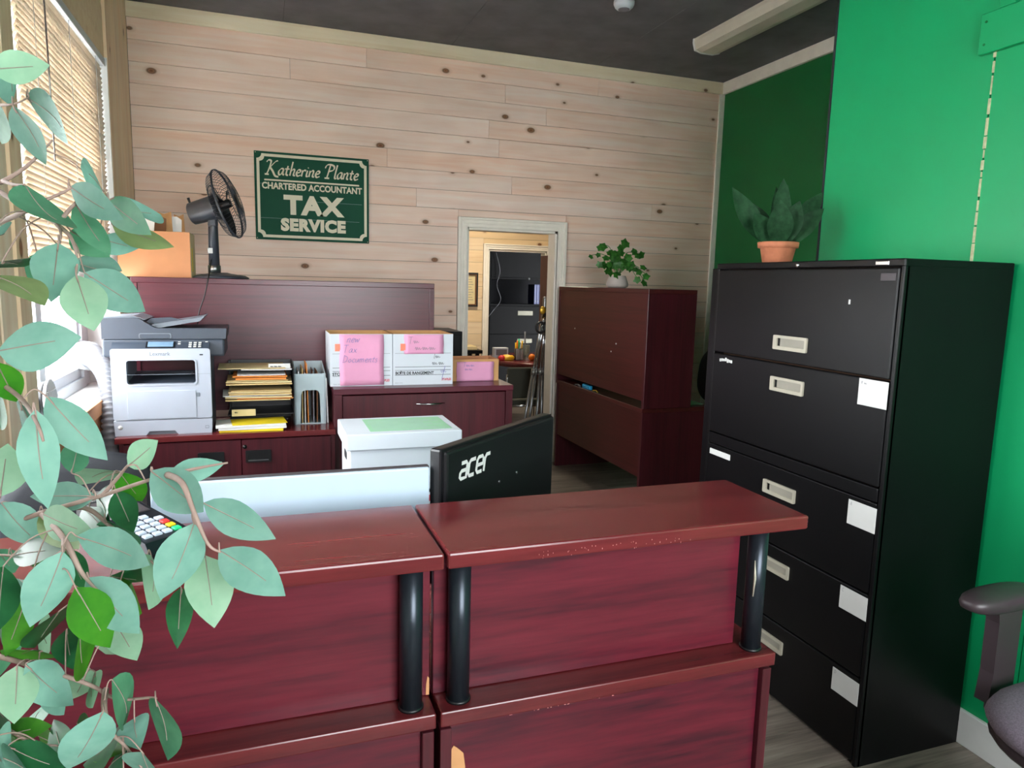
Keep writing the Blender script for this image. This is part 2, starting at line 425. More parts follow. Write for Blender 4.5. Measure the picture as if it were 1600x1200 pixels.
m_, nt_, b_ = base_mat('clear_glass', .03, 0, .5)
b_.inputs['Base Color'].default_value = (.8, .88, .84, 1); b_.inputs['Transmission Weight'].default_value = .9
m_, nt_, b_ = base_mat('lamp_glow', .4)
b_.inputs['Base Color'].default_value = (.9, .85, .7, 1); b_.inputs['Emission Color'].default_value = (1, .90, .72, 1); b_.inputs['Emission Strength'].default_value = 55.0

# ================================================================== THE SETTING
D = 5.56; XL = -.81; XR = 3.87; XN = 2.24; YN = 2.47; YF = -1.6; ZC = 3.31
def struct(name, mb, mat, label=None):
    return tag(mb.build(name, mat), label, None, None, 'structure')
tag(B(-60, 60, -60, 60, -.30, -.25).build('ground', 'bounce_paving'), 'ground outside the building, made pale to bounce light indoors', None, None, 'structure')
# floor with vinyl planks
fl = struct('floor', B(-1.06, 4.2, YF-.2, 10.8, -.10, -.004), 'floor_gap', 'grey brown wood look vinyl plank floor')
y = YF; row = 0
while y < D+2.64:
    x = XL-random.uniform(.1, 1.1)
    while x < XR:
        x1 = min(x+1.22, XR); x0 = max(x, XL)
        hidden = (y < .3) or (x0 > 2.3 and y < 2.3)
        if x1-x0 > .05 and not hidden:
            B(x0+.001, x1-.001, y+.001, y+.178, -.004, 0).build('plank', 'floor_vinyl', fl)
        x += 1.22
    y += .18; row += 1
B(XL, XR, YF, .28, -.004, -.0005).build('subfloor_sheet', 'floor_vinyl', fl)
B(.6, 4.2, 8.2, 10.6, -.004, -.0005).build('subfloor_sheet', 'floor_vinyl', fl)
# ceiling of painted sheets
ce = struct('ceiling', B(-1.06, 4.2, YF-.2, D+.12, ZC+.012, ZC+.2), 'floor_gap', 'dark grey painted ceiling')
xs = [XL, .18, 1.40, 2.62, XR]
for i in range(4):
    ys = [YF, 1.0+.6*(i % 2), 3.44+.6*(i % 2), D]
    for a, b in zip(ys, ys[1:]): B(xs[i]+.0015, xs[i+1]-.0015, a+.0008, b-.0008, ZC, ZC+.012).build('ceiling_sheet', 'ceiling_paint', ce)
# back wall: knotty pine planks with a doorway
DX0, DX1, DZ = 1.548, 2.326, 1.963       # clear opening
wb = struct('wall_back', B(XL-.24, DX0, D, D+.12, 0, ZC).box(DX1, 4.2, D, D+.12, 0, ZC).box(DX0, DX1, D, D+.12, DZ, ZC), 'groove', 'whitewashed knotty pine plank wall at the back of the office')
def plank_rows(parent, mat, y0, x0, x1, z0, z1, pitch, cuts, proud=.012, seed=3, lens=(1.0, 3.4)):
    rg = random.Random(seed); z = z1
    while z > z0+.01:
        zb = max(z-pitch, z0)
        segs = [(x0, x1)]
        for (a, b, t) in cuts:
            if zb < t: segs = [s for q in segs for s in ((q[0], min(q[1], a)), (max(q[0], b), q[1])) if s[1]-s[0] > .03]
        for s0, s1 in segs:
            x = s0
            while x < s1-.02:
                e = x+rg.uniform(*lens)
                if s1-e < .35: e = s1
                e = min(e, s1)
                dy = rg.uniform(0, .0025)
                B(x+.001, e-.001, y0-proud-dy, y0, zb+.0014, z-.0014).build('plank', mat, parent)
                x = e
        for (a, b, t) in cuts:
            if zb < t < z-.004: B(a+.001, b-.001, y0-proud, y0, t, z-.0014).build('plank', mat, parent)
        z = zb
plank_rows(wb, 'pine_wall', D, XL, XR, 0, 3.215, .1395, [(1.475, 2.40, 2.045)])
t1 = struct('trim_1', R(XL, XR, D-.030, D, 3.212, ZC, r=.002, seg=1), 'pine_trim', 'pale pine board along the top of the plank wall')
t2 = struct('trim_2', R(XR-.028, XR, YN, D-.03, 3.212, ZC, r=.002, seg=1), 'cream_trim', 'cream crown board above the green wall')
t3 = struct('trim_3', R(XR-.05, XR, D-.03, D-.012, 0, 3.212, r=.002, seg=1), 'cream_trim', 'thin cream corner strip beside the green wall')
# door frame: jambs, stepped casing
d1 = tag(thing('door_1', 'cream moulded door casing around the open doorway', None, (1.94, D, 0)), kind='structure')
def casing(parent, x0, x1, z1, y, wd, mat, out=-1):
    def prof(mb, a, b, c, d_, vert):
        pass
    for lay, (o, wid, th) in enumerate(((0., wd, .016), (.0, wd*.24, .030), (.36*wd, wd*.26, .022), (.80*wd, wd*.2, .021))):
        # o is measured from the outer edge inwards
        ya, yb = (y+out*th, y) if out < 0 else (y, y+out*th)
        n = 'casing' if lay == 0 else 'casing_bead'
        xo0 = x0-wd+o; xo1 = x1+wd-o; zt = z1+wd-o
        R(xo0, xo0+wid, ya, yb, 0, zt, r=.002, seg=1).build(n, mat, parent)
        R(xo1-wid, xo1, ya, yb, 0, zt, r=.002, seg=1).build(n, mat, parent)
        R(xo0+wid, xo1-wid, ya, yb, zt-wid, zt, r=.002, seg=1).build(n, mat, parent)
casing(d1, DX0, DX1, DZ, D-.012, .078, 'cream_trim')
for a, b in ((DX0, DX0+.018), (DX1-.018, DX1)): B(a, b, D-.014, D+.135, 0, DZ).build('jamb', 'cream_trim', d1)
B(DX0, DX1, D-.014, D+.135, DZ-.018, DZ).build('head_jamb', 'cream_trim', d1)
# right hand side: recessed far green wall, nearer boxed-out green wall
struct('wall_right', B(XR, XR+.1, YN, D, 0, ZC), 'green_shaded', 'green wall at the far right, painted darker for its shade')
wn = struct('wall_right_near', B(XN+.012, XN+.1, YF, YN-.012, 0, ZC).box(XN+.1, XR+.1, YN-.112, YN-.012, 0, ZC), 'groove', 'bright green boxed-out wall behind the filing cabinet')
B(XN, XN+.012, 1.762, YN-.010, 0, ZC).build('wall_panel', 'green_paint', wn)
B(XN, XN+.012, 1.44, 1.756, 0, ZC).build('wall_panel', 'green_paint', wn)
B(XN+.002, XN+.012, YF, 1.437, 0, ZC).build('wall_panel', 'green_paint', wn)
B(XN+.010, XR, YN-.012, YN, 0, ZC).build('wall_panel', 'green_paint', wn)
B(XN-.003, XN+.010, YN-.010, YN+.001, 0, ZC).build('corner_strip', 'dark_plaster', wn)
mb = MB(); rg = random.Random(2); z = 1.64
while z < 2.31:
    l = rg.uniform(.015, .06); wd = rg.uniform(.002, .0055)
    if rg.random() < .86: mb.bbox(XN-.003, XN+.004, 1.759-wd, 1.759+wd, z, z+l, r=.001, seg=1)
    z += l+rg.uniform(.002, .012)
mb.build('cracked_caulk', 'caulk', wn)
t5 = struct('trim_5', R(XN-.020, XN, .6, 1.806, 2.302, 2.428, r=.002, seg=1), 'green_paint', 'green painted horizontal board high on the near wall')
mb = MB()
for p in ((1.785, 2.40), (1.785, 2.33)): mb.lathe([(0, -.001), (.004, 0), (.004, .002)], (XN-.021, p[0], p[1]), 8, Matrix.Rotation(-PI/2, 4, 'Y'))
mb.build('screw_head', 'green_shaded', t5)
struct('trim_6', R(XN-.016, XN, 1.70, 1.752, 2.43, ZC, r=.002, seg=1), 'green_paint', 'green painted vertical batten above the horizontal board')
struct('baseboard_right', R(XN-.016, XN, YF, 1.62, 0, .122, r=.003), 'white_trim', 'white baseboard along the near green wall')
# front wall behind the photographer with the shop window
struct('wall_front', B(-1.05, -.05, YF-.2, YF, 0, ZC).box(1.75, XN+.1, YF-.2, YF, 0, ZC).box(-.05, 1.75, YF-.2, YF, 0, .95).box(-.05, 1.75, YF-.2, YF, 2.75, ZC), 'plaster', 'plastered shop front wall')
w3 = tag(thing('window_3', 'large shop front window', None, (.85, YF-.1, .95)), kind='structure')
MB().ringplate(rrect(-.05, 1.75, .95, 2.75, .001, 1), rrect(.01, 1.69, 1.01, 2.69, .001, 1), 1, YF-.13, YF-.07).build('window_frame', 'white_vinyl', w3)
B(.82, .88, YF-.12, YF-.08, 1.0, 2.7).build('mullion', 'white_vinyl', w3)
B(.01, 1.69, YF-.103, YF-.098, 1.01, 2.69).build('pane', 'glass', w3)
# left wall with two windows, pine boarded
WY0, WY1, WZ0, WZ1 = 3.03, 4.70, .88, 2.72
wl = struct('wall_left', B(-1.05, XL-.014, YF, 1.15, 0, ZC).box(-1.05, XL-.014, 1.15, 2.35, 0, .88).box(-1.05, XL-.014, 1.15, 2.35, 2.63, ZC)
            .box(-1.05, XL-.014, 2.35, WY0, 0, ZC).box(-1.05, XL-.014, WY0, WY1, 0, WZ0).box(-1.05, XL-.014, WY0, WY1, WZ1, ZC).box(-1.05, XL-.014, WY1, D, 0, ZC),
            'plaster', 'pine boarded window wall on the left')
for a, b, p in ((4.70, 4.98, .020), (4.98, 5.12, .006), (5.12, 5.34, .003), (5.34, D-.02, 0), (2.90, 3.03, .014), (2.74, 2.895, .004), (2.58, 2.735, 0), (2.36, 2.575, .006)):
    B(XL-.014, XL+p, a+.001, b-.001, 0, ZC).build('board', 'pine_vert', wl)
B(XL-.014, XL+.004, WY0, WY1, WZ1, 3.0).build('board', 'pine_warm', wl); B(XL-.014, XL+.002, WY0, WY1, 3.002, ZC).build('board', 'pine_warm', wl)
B(XL-.014, XL-.002, WY0+.001, WY1-.001, 0, WZ0-.06).build('board', 'plaster', wl)
B(-1.03, XL-.001, WY0-.001, WY0+.012, WZ0, WZ1).build('reveal_board', 'kraft_box', wl)
B(-1.03, XL+.018, WY1-.012, WY1+.001, WZ0, WZ1).build('reveal_board', 'white_trim', wl)
def sash(n, y0, y1, z0, z1, x, splits, label):
    wd = tag(thing('window_%d' % n, label, None, (x, (y0+y1)/2, z0)), kind='structure')
    MB().ringplate(rrect(y0, y1, z0, z1, .001, 1), rrect(y0+.05, y1-.05, z0+.06, z1-.05, .001, 1), 0, x-.035, x+.035).build('window_frame', 'white_vinyl', wd)
    ed = [y0+.05]+splits+[y1-.05]
    for a, b in zip(ed, ed[1:]):
        MB().ringplate(rrect(a, b, z0+.06, z1-.05, .001, 1), rrect(a+.045, b-.045, z0+.115, z1-.095, .001, 1), 0, x-.022, x+.02).build('sash', 'white_vinyl', wd)
        B(x-.004, x+.001, a+.045, b-.045, z0+.115, z1-.095).build('pane', 'glass', wd)
    return wd
wd1 = sash(1, WY0+.012, WY1-.15, WZ0+.01, WZ1, -.99, [3.78], 'white framed window behind the half lowered blind')
R(-1.02, -.965, WY1-.15, WY1-.012, WZ0+.01, WZ1, r=.003).build('vent_panel', 'white_vinyl', wd1)
wd2 = sash(2, 1.15, 2.35, .88, 2.63, -.99, [1.75], 'white framed side window beside the leafy tree')
sl = struct('window_sill', R(-1.0, XL+.014, WY0, WY1-.012, WZ0, WZ0+.016, r=.002, seg=1), 'white_trim', 'white topped window sill with orange pine front edge')
R(XL+.014, XL+.034, WY0, WY1-.012, WZ0-.055, WZ0+.016, r=.003).build('sill_edge', 'kraft_box', sl)
R(XL-.002, XL+.016, WY0, WY1-.012, WZ0-.16, WZ0-.056, r=.002, seg=1).build('apron', 'kraft_box', sl)
# horizontal blind
bl = thing('window_blind', 'half lowered beige horizontal slat blind in the left window', 'blind', (-.83, 3.92, 1.57))
R(-.845, -.80, 3.16, 4.685, 2.672, 2.712, r=.003).build('headrail', 'white_vinyl', bl)
sm = None
nsl = 45
for i in range(nsl):
    z = 1.60+i*(2.665-1.60)/(nsl-1)
    if sm is None:
        mb = MB(); pts = [(-.0075, -.0150), (-.0034, -.0052), (.0022, .0055), (.0072, .0142)]
        y0, y1 = 3.17, 4.68
        vs = [(-.825+a, yy, z+b) for yy in (y0, y1) for a, b in pts]
        vs += [(p[0], p[1], p[2]+.0009) for p in vs]
        fs = []
        for k in range(3): fs += [(k, k+1, 5+k, 4+k), (8+k, 12+k, 13+k, 9+k)]
        fs += [(0, 4, 12, 8), (3, 11, 15, 7)]+[(k, 8+k, 9+k, k+1) for k in range(3)]+[(4+k, 5+k, 13+k, 12+k) for k in range(3)]
        mb.add(vs, fs); sm = mb.build('slat', 'slat', bl); sm.rotation_euler = (0, 0, 0); z00 = z
    else:
        o = sm.copy(); COL.objects.link(o); o.parent = bl; o.location = (random.uniform(-.0015, .0015), random.uniform(-.006, .006), z-z00)
R(-.838, -.812, 3.17, 4.68, 1.572, 1.588, r=.003).build('bottom_rail', 'slat', bl)
for yy in (3.36, 3.92, 4.48): MB().tube([(-.808, yy, 1.58), (-.808, yy, 2.68)], .0012, 5).build('ladder_cord', 'white_vinyl', bl)
MB().tube([(-.795, 3.46, 2.68), (-.792, 3.46, 1.98)], .004, 6).build('tilt_wand', 'steel', bl)

# ------------------------------------------------------------------ second room and dark room beyond
R2X0, R2X1, R2Y, R2Z = .7, 3.87, 8.2, 2.62
struct('wall_side_room', B(R2X0-.1, R2X0, D+.12, R2Y, 0, R2Z).box(R2X1, R2X1+.1, D+.12, R2Y, 0, R2Z), 'plaster', 'plain side walls of the room beyond the doorway')
struct('ceiling_side_room', B(R2X0-.1, 4.8, D+.12, 10.8, R2Z, R2Z+.1), 'plaster', 'ceiling of the room beyond the doorway')
EX0, EX1, EZ = 2.552, 3.300, 1.925
w2 = struct('wall_rear', B(R2X0, EX0, R2Y, R2Y+.12, 0, R2Z).box(EX1, R2X1, R2Y, R2Y+.12, 0, R2Z).box(EX0, EX1, R2Y, R2Y+.12, EZ, R2Z), 'groove', 'warm pine plank wall seen through the doorway')
plank_rows(w2, 'pine_warm', R2Y, 1.6, R2X1, 0, R2Z, .142, [(EX0-.06, EX1+.06, EZ+.06)], seed=8)
d2 = tag(thing('door_2', 'plain cream casing of the inner doorway to the dark room', None, (2.93, R2Y, 0)), kind='structure')
casing(d2, EX0, EX1, EZ, R2Y-.012, .065, 'cream_trim')
for a, b in ((EX0, EX0+.018), (EX1-.018, EX1)): B(a, b, R2Y-.014, R2Y+.13, 0, EZ).build('jamb', 'cream_trim', d2)
B(EX0, EX1, R2Y-.014, R2Y+.13, EZ-.018, EZ).build('head_jamb', 'cream_trim', d2)
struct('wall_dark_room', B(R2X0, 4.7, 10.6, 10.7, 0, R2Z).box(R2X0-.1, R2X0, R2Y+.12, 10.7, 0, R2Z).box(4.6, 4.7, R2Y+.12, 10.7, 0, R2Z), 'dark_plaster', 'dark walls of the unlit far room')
# lamp in the second room
lp = thing('ceiling_lamp', 'round flush ceiling lamp in the pine room, hidden above the doorway', 'lamp', (2.2, 7.0, R2Z-.09))
MB().lathe([(.001, 0), (.09, .012), (.15, .04), (.165, .07)], (2.2, 7.0, R2Z-.09), 24).build('glass_bowl', 'lamp_glow', lp)
MB().lathe([(.17, .07), (.17, .09)], (2.2, 7.0, R2Z-.09), 24).build('rim', 'chrome', lp)

# ------------------------------------------------------------------ ceiling fixtures
lf = thing('fluorescent_light', 'long white wraparound fluorescent ceiling light, switched off', 'light', (3.10, 4.0, 3.19))
MB().prism([(2.985, 3.31), (2.985, 3.285), (3.00, 3.235), (3.05, 3.222), (3.15, 3.222), (3.20, 3.235), (3.215, 3.285), (3.215, 3.31)], 1, 3.30, 4.68).build('diffuser', 'diffuser', lf)
for a, b in ((4.68, 4.695), (3.285, 3.30)):
    MB().prism([(2.98, 3.31), (2.98, 3.283), (2.996, 3.230), (3.05, 3.217), (3.15, 3.217), (3.204, 3.230), (3.22, 3.283), (3.22, 3.31)], 1, a, b).build('end_cap', 'white_trim', lf)
sd = thing('smoke_detector', 'small round white smoke detector on the dark ceiling', 'smoke detector', (2.20, 4.28, 3.27))
MB().lathe([(.001, -.008), (.045, -.006), (.058, .006), (.066, .022), (.066, .040)], (2.20, 4.28, 3.27), 24).build('housing', 'white_vinyl', sd)
MB().lathe([(.030, -.010), (.036, -.010), (.036, -.004), (.030, -.004)], (2.20, 4.28, 3.27), 20).build('vent_ring', 'ink_grey', sd)

# ================================================================== LARGE FURNITURE
# ---- filing cabinet (front faces -x)
fc = thing('filing_cabinet', 'tall black metal five drawer filing cabinet with white label cards', 'filing cabinet', (2.0, 2.06, 0))
FX, FB, FY0, FY1, FZ = 1.776, 2.2235, 1.600, 2.514, 1.631
MB().box(FX+.012, FB, FY0, FY0+.012, 0, FZ-.02).box(FX+.012, FB, FY1-.012, FY1, 0, FZ-.02).box(FB-.012, FB, FY0+.012, FY1-.012, 0, FZ-.02)\
    .box(FX+.02, FB-.012, FY0+.012, FY1-.012, .01, .03).build('body', 'black_metal', fc)
R(FX, FX+.022, FY0, FY0+.014, 0, FZ-.02, r=.003).build('stile', 'black_metal', fc); R(FX, FX+.022, FY1-.014, FY1, 0, FZ-.02, r=.003).build('stile', 'black_metal', fc)
R(FX-.002, FB+.001, FY0-.001, FY1+.001, FZ-.024, FZ, r=.004).build('top', 'black_metal', fc)
B(FX+.05, FX+.06, FY0+.012, FY1-.012, .03, FZ-.024).build('inner_panel', 'groove', fc)
rows = [(1.270, 1.604, (1.315, 1.367), None), (.935, 1.264, (1.163, 1.215), (1.178, 1.262)), (.590, .882, (.774, .824), (.786, .867)),
        (.306, .585, (.487, .537), (.498, .575)), (.014, .301, (.196, .246), (.207, .286))]
txts = [None, '# ~', 'A', 'C', 'D']
for i, (z0, z1, hh, cc) in enumerate(rows):
    dr = R(FX-.004 if i < 2 else FX-.001, FX+.016, FY0+.016, FY1-.016, z0, z1, r=.004).build('drawer', 'black_metal', fc)
    xf = FX-.004 if i < 2 else FX-.001
    mb = MB().ringplate(rrect(1.962, 2.132, hh[0], hh[1], .004, 2), rrect(1.972, 2.112, hh[0]+.013, hh[1]-.010, .003, 2), 0, xf-.007, xf+.001)
    B(xf-.001, xf+.001, 1.972, 2.100, hh[0]+.012, hh[1]-.009).build('shaded_plate', 'shaded_plate', dr)  # flat inner plate, coloured darker to paint the shading inside the pull
    B(xf-.0012, xf, 2.100, 2.112, hh[0]+.013, hh[1]-.01).build('pull_recess', 'black_metal', dr)
    pu = mb.build('pull', 'pull_cream', dr); tag(pu, 'cream metal recessed pull')
    if cc:
        cd = R(xf-.0016, xf+.0002, 1.612, 1.724, cc[0], cc[1], r=.0006, seg=1).build('label_card', 'card_white', dr); tag(cd, 'white label card')
        t = MB(); script(t, txts[i], SIDE(xf-.0019, 1.716, cc[1]-.018), .013, .05, .09); t.build('writing', 'ink_grey', dr)
R(FX-.003, FX+.016, FY0+.016, FY1-.016, .886, .930, r=.003).build('posting_shelf', 'black_metal', fc)
sh = R(FX-.004, FX+.002, 2.345, 2.482, .838, .862, r=.002).build('pull_tab', 'card_white', fc)
mb = MB().lathe([(.0, 0), (.008, .001), (.009, .006)], (FX-.008, 2.043, 1.617), 14, Matrix.Rotation(PI/2, 4, 'Y')); mb.build('lock', 'chrome', fc)
mb = MB().bbox(FX-.005, FX-.001, 1.655, 1.705, 1.612, 1.624, r=.0015); bd = mb.build('maker_badge', 'chrome', fc)
R(FX-.0055, FX-.003, 1.625, 1.68, 1.565, 1.588, r=.001).build('name_plate', 'edge_dark', fc)
mb = MB(); rg = random.Random(4)
for k in range(7): mb.bbox(FX-.0065, FX-.0035, 2.37+.012*k, 2.38+.012*k, 1.236+rg.uniform(-.004, .002), 1.248+rg.uniform(-.004, .006), r=.001, seg=1)
mb.build('torn_label', 'card_white', fc)
R(FX-.0055, FX-.0035, 1.79, 1.797, 1.49, 1.505, r=.0005, seg=1).build('chip', 'card_white', fc)
tag(R(1.795, 2.22, 2.522, 2.575, 0, 1.612, r=.003).build('folding_board', 'black_metal'), 'narrow black board standing behind the filing cabinet', 'board')

# ---- reception desk, two matching units
def reception(x0, x1, px, label, lft):
    t = thing('reception_desk', label, 'desk', ((x0+x1)/2, 1.5, 0), group='mahogany reception desk units')
    R(x0+.002, x1+.018 if not lft else x1, 1.120, 1.402, 1.042, 1.071, r=.004).build('counter_top', 'mahogany_top', t)
    R(x0+.002, x1-.002, 1.160, 1.95, .722, .752, r=.003).build('work_surface', 'mahogany_top', t)
    e = x1-.068 if not lft else x1-.002
    s = x0+.001
    R(s, e, 1.222, 1.240, .7535, 1.0415, r=.001, seg=1).build('upper_panel', 'mahogany_x', t)
    R(x0+.026, x1-.026, 1.182, 1.200, .04, .7215, r=.001, seg=1).build('modesty_panel', 'mahogany_x', t)
    for a, b in ((x0+.004, x0+.0255), (x1-.0255, x1-.004)): R(a, b, 1.168, 1.92, 0, .712, r=.001, seg=1).build('side_panel', 'mahogany_z', t)
    B(x0+.03, x1-.03, 1.19, 1.90, .712, .7225).build('dark_rail', 'edge_dark', t)  # dark slab filling the gap below the work surface
    for xx in px:
        MB().lathe([(.021, .752), (.021, 1.042)], (xx, 1.196, 0), 24).build('post', 'post_metal', t)
        MB().lathe([(.0235, .752), (.0235, .757)], (xx, 1.196, 0), 24).build('post_collar', 'black_plastic', t)
    return t
rd1 = reception(.286, 1.034, (.330, .992), 'right hand mahogany reception desk with scratched counter edge', False)
rd2 = reception(-.47, .282, (.240, -.42), 'left hand mahogany reception desk behind the leafy branches', True)
# wear on the right hand desk: chipped edge, scratches
mb = MB(); rg = random.Random(7)
for k in range(40):
    xx = rg.choice([rg.uniform(.45, .66), rg.uniform(.55, .80)]); zz = rg.uniform(1.0425, 1.056); l = rg.uniform(.0006, .003)
    mb.box(xx, xx+rg.uniform(.0004, .0011), 1.1196, 1.1199, zz, zz+l)
tag(mb.build('scratches', 'scratch', rd1), kind='stuff')
mb = MB()
for k in range(14):
    xx = rg.uniform(.42, .66); mb.box(xx, xx+rg.uniform(.0005, .004), 1.1596, 1.1599, .7225, .7225+rg.uniform(.0006, .002))
tag(mb.build('scratches', 'scratch', rd1), kind='stuff')
MB().prism([(.3135, .58), (.3135, .660), (.319, .667), (.327, .660), (.338, .648), (.343, .61), (.343, .58)], 1, 1.1805, 1.182).build('bare_chip', 'wear_pale', rd1)
MB().prism([(.2735, .7545), (.2798, .7545), (.2798, .788), (.2765, .792), (.2742, .776)], 1, 1.2205, 1.2225).build('bare_chip', 'wear_pale', rd2)
MB().tube([(.974, 1.178, .88), (.975, 1.1765, .92), (.973, 1.178, .96)], [.0015, .003, .0012], 6).build('glue_drip', 'pull_cream', rd1)

# ---- left side: desk with hutch (seen from behind), credenza and low filing unit in front
dk = thing('desk', 'mahogany desk under the left hutch, behind the printer credenza', 'desk', (.16, 4.6, 0))
R(-.66, .985, 4.245, 4.98, .712, .742, r=.003).build('desk_top', 'mahogany_x', dk)
R(-.62, .945, 4.252, 4.27, .1, .712, r=.001, seg=1).build('modesty_panel', 'mahogany_x', dk)
for a, b in ((-.655, -.625), (.95, .98)): R(a, b, 4.25, 4.96, 0, .712, r=.001, seg=1).build('side_panel', 'mahogany_z', dk)
hu = thing('hutch', 'wide mahogany hutch back behind the printer, carrying the fan', 'hutch', (.16, 4.43, .742))
for a, b in ((-.66, -.630), (.955, .985)): R(a, b, 4.245, 4.62, .742, 1.486, r=.002, seg=1).build('side_panel', 'mahogany_hutch', hu)
R(-.66, .985, 4.245, 4.62, 1.486, 1.516, r=.002, seg=1).build('top', 'mahogany_hutch', hu)
R(-.630, .955, 4.252, 4.265, .78, 1.486, r=.001, seg=1).build('back_panel', 'mahogany_hutch', hu)
R(-.630, .955, 4.265, 4.60, 1.10, 1.125, r=.001, seg=1).build('shelf', 'mahogany_hutch', hu)

cr = thing('credenza', 'low mahogany credenza with black recessed handles under the printer', 'credenza', (-.17, 4.0, 0))
R(-.693, .350, 3.777, 4.225, .711, .740, r=.003).build('top', 'mahogany_top', cr)
MB().box(-.675, -.655, 3.79, 4.22, 0, .711).box(.325, .345, 3.79, 4.22, 0, .711).box(-.655, .325, 4.20, 4.22, .05, .711).box(-.655, .325, 3.80, 4.2, .04, .06).build('carcass', 'mahogany_z', cr)
for a, b, hx in ((-.655, -.1215, -.265), (-.1185, .325, -.040)):
    dr = R(a, b, 3.785, 3.803, .08, .705, r=.002, seg=1).build('door', 'mahogany_z', cr)
    pu = MB().ringplate(rrect(hx-.062, hx+.062, .585, .648, .004, 2), rrect(hx-.052, hx+.052, .593, .636, .003, 2), 1, 3.778, 3.786)
    pu.box(hx-.055, hx+.055, 3.7835, 3.785, .590, .640); pu = pu.build('recessed_handle', 'black_plastic', dr); tag(pu, 'black recessed handle')
    B(hx-.050, hx+.050, 3.7795, 3.783, .592, .598).build('handle_lip', 'steel', dr)
lk = MB().lathe([(.0, 0), (.010, .001), (.011, .008)], (-.105, 3.777, .668), 14, Matrix.Rotation(-PI/2, 4, 'X')); lk.build('lock', 'black_plastic', cr)

lo = thing('low_filing_unit', 'mahogany low filing unit with a chrome bow handle below the storage boxes', 'filing unit', (.85, 4.03, 0))
R(.347, 1.364, 3.832, 4.232, .914, .945, r=.003).build('top', 'mahogany_hutch', lo)
for a, b in ((.350, .390), (1.322, 1.361)): R(a, b, 3.838, 4.228, 0, .914, r=.001, seg=1).build('side_panel', 'mahogany_z', lo)
B(.390, 1.322, 4.20, 4.22, 0, .914).build('back_panel', 'mahogany_z', lo)
for z0, z1 in ((.475, .906), (.04, .470)):
    dr = R(.393, 1.319, 3.846, 3.866, z0, z1, r=.002, seg=1).build('drawer', 'mahogany_z', lo)
    zc = z1-.055
    pts = [(.790+.165*t, 3.842-.022*math.sin(PI*t), zc) for t in [i/10 for i in range(11)]]
    h_ = MB().tube(pts, [.003+.003*math.sin(PI*i/10) for i in range(11)], 8).build('bow_handle', 'chrome', dr); tag(h_, 'chrome bow handle')

# ---- right side: desk and hutch seen from behind
dr_ = thing('desk', 'dark mahogany desk under the right hutch beside the doorway', 'desk', (2.57, 4.7, 0))
R(2.310, 2.835, 3.990, 5.435, .712, .741, r=.003).build('desk_top', 'mahogany_deep', dr_)
R(2.322, 2.340, 4.02, 5.405, .276, .712, r=.001, seg=1).build('modesty_panel', 'mahogany_deep', dr_)
for a, b in ((3.994, 4.020), (5.405, 5.431)): R(2.316, 2.83, a, b, 0, .712, r=.001, seg=1).build('side_panel', 'mahogany_z', dr_)
hr = thing('hutch', 'dark mahogany hutch by the doorway with the trailing ivy on top', 'hutch', (2.49, 4.7, .741))
for a, b in ((3.982, 4.008), (5.412, 5.438)): R(2.312, 2.672, a, b, .741, 1.486, r=.002, seg=1).build('side_panel', 'mahogany_z', hr)
R(2.312, 2.672, 3.982, 5.438, 1.486, 1.515, r=.002, seg=1).build('top', 'mahogany_deep', hr)
R(2.316, 2.330, 4.008, 5.412, .790, 1.486, r=.001, seg=1).build('back_panel', 'mahogany_deep', hr)
R(2.33, 2.66, 4.008, 5.412, 1.10, 1.125, r=.001, seg=1).build('shelf', 'mahogany_deep', hr)
for yy, zz in ((5.10, 1.19), (4.40, 1.13), (4.47, 1.07)): MB().lathe([(.0, -.002), (.006, 0), (.006, .003)], (2.3145, yy, zz), 8, Matrix.Rotation(PI/2, 4, 'Y')).build('screw_cap', 'card_white', hr)

# ---- black cabinet left of the doorway, behind the boxes
bc = thing('black_cabinet', 'narrow black cabinet beside the doorway behind the storage boxes', 'cabinet', (1.26, 5.2, 0))
R(1.13, 1.372, 5.0, 5.40, 0, 1.172, r=.003).build('body', 'black_metal', bc)
R(1.145, 1.36, 4.992, 5.0, .05, 1.15, r=.002, seg=1).build('door', 'black_metal', bc)

# ================================================================== OBJECTS
# ---- green sign
sg = thing('wall_sign', 'green and cream tax service sign hung on the pine wall', 'sign', (.37, D-.014, 1.80))
SY = D-.034
R(-.036, .772, SY, D-.015, 1.802, 2.420, r=.002, seg=1).build('board', 'sign_green', sg)
def concave(x0, x1, z0, z1, r, k=5):
    pts = []
    for cx, cz, a0 in ((x1, z1, 270), (x0, z1, 0), (x0, z0, 90), (x1, z0, 180)):
        for j in range(k+1):
            a = math.radians(a0-90*j/k+0)
            pts.append((cx, cz, a))
    out = []
    for (cx, cz, st) in ((x1, z1, 270), (x0, z1, 360), (x0, z0, 90), (x1, z0, 180)):
        for j in range(k+1):
            a = math.radians(st-90*j/k); out.append((cx+r*math.cos(a), cz+r*math.sin(a)))
    return out
MB().ringplate(concave(-.020, .756, 1.818, 2.404, .034), concave(-.001, .737, 1.837, 2.385, .034), 1, SY-.0015, SY).build('border', 'sign_cream', sg)
B(.030, .700, SY-.0015, SY, 2.218, 2.229).build('rule', 'sign_cream', sg)
t = MB(); wk = script(t, 'Katherine Plante', FRONT(.038, SY-.0016, 2.262), .0985, .045, .15, .75, .12, .98); t.build('lettering', 'sign_cream', sg)
t = MB(); text_shape(t, 'CHARTERED ACCOUNTANT', .062, FRONT(.366, SY-.0016, 2.163), .0022, 0, 'CENTER', .865, 1.02); t.build('lettering', 'sign_cream', sg)
t = MB(); text_shape(t, 'TAX', .178, FRONT(.368, SY-.0016, 1.995), .0095, 0, 'CENTER', 1.10, 1.08); t.build('lettering', 'sign_cream', sg)
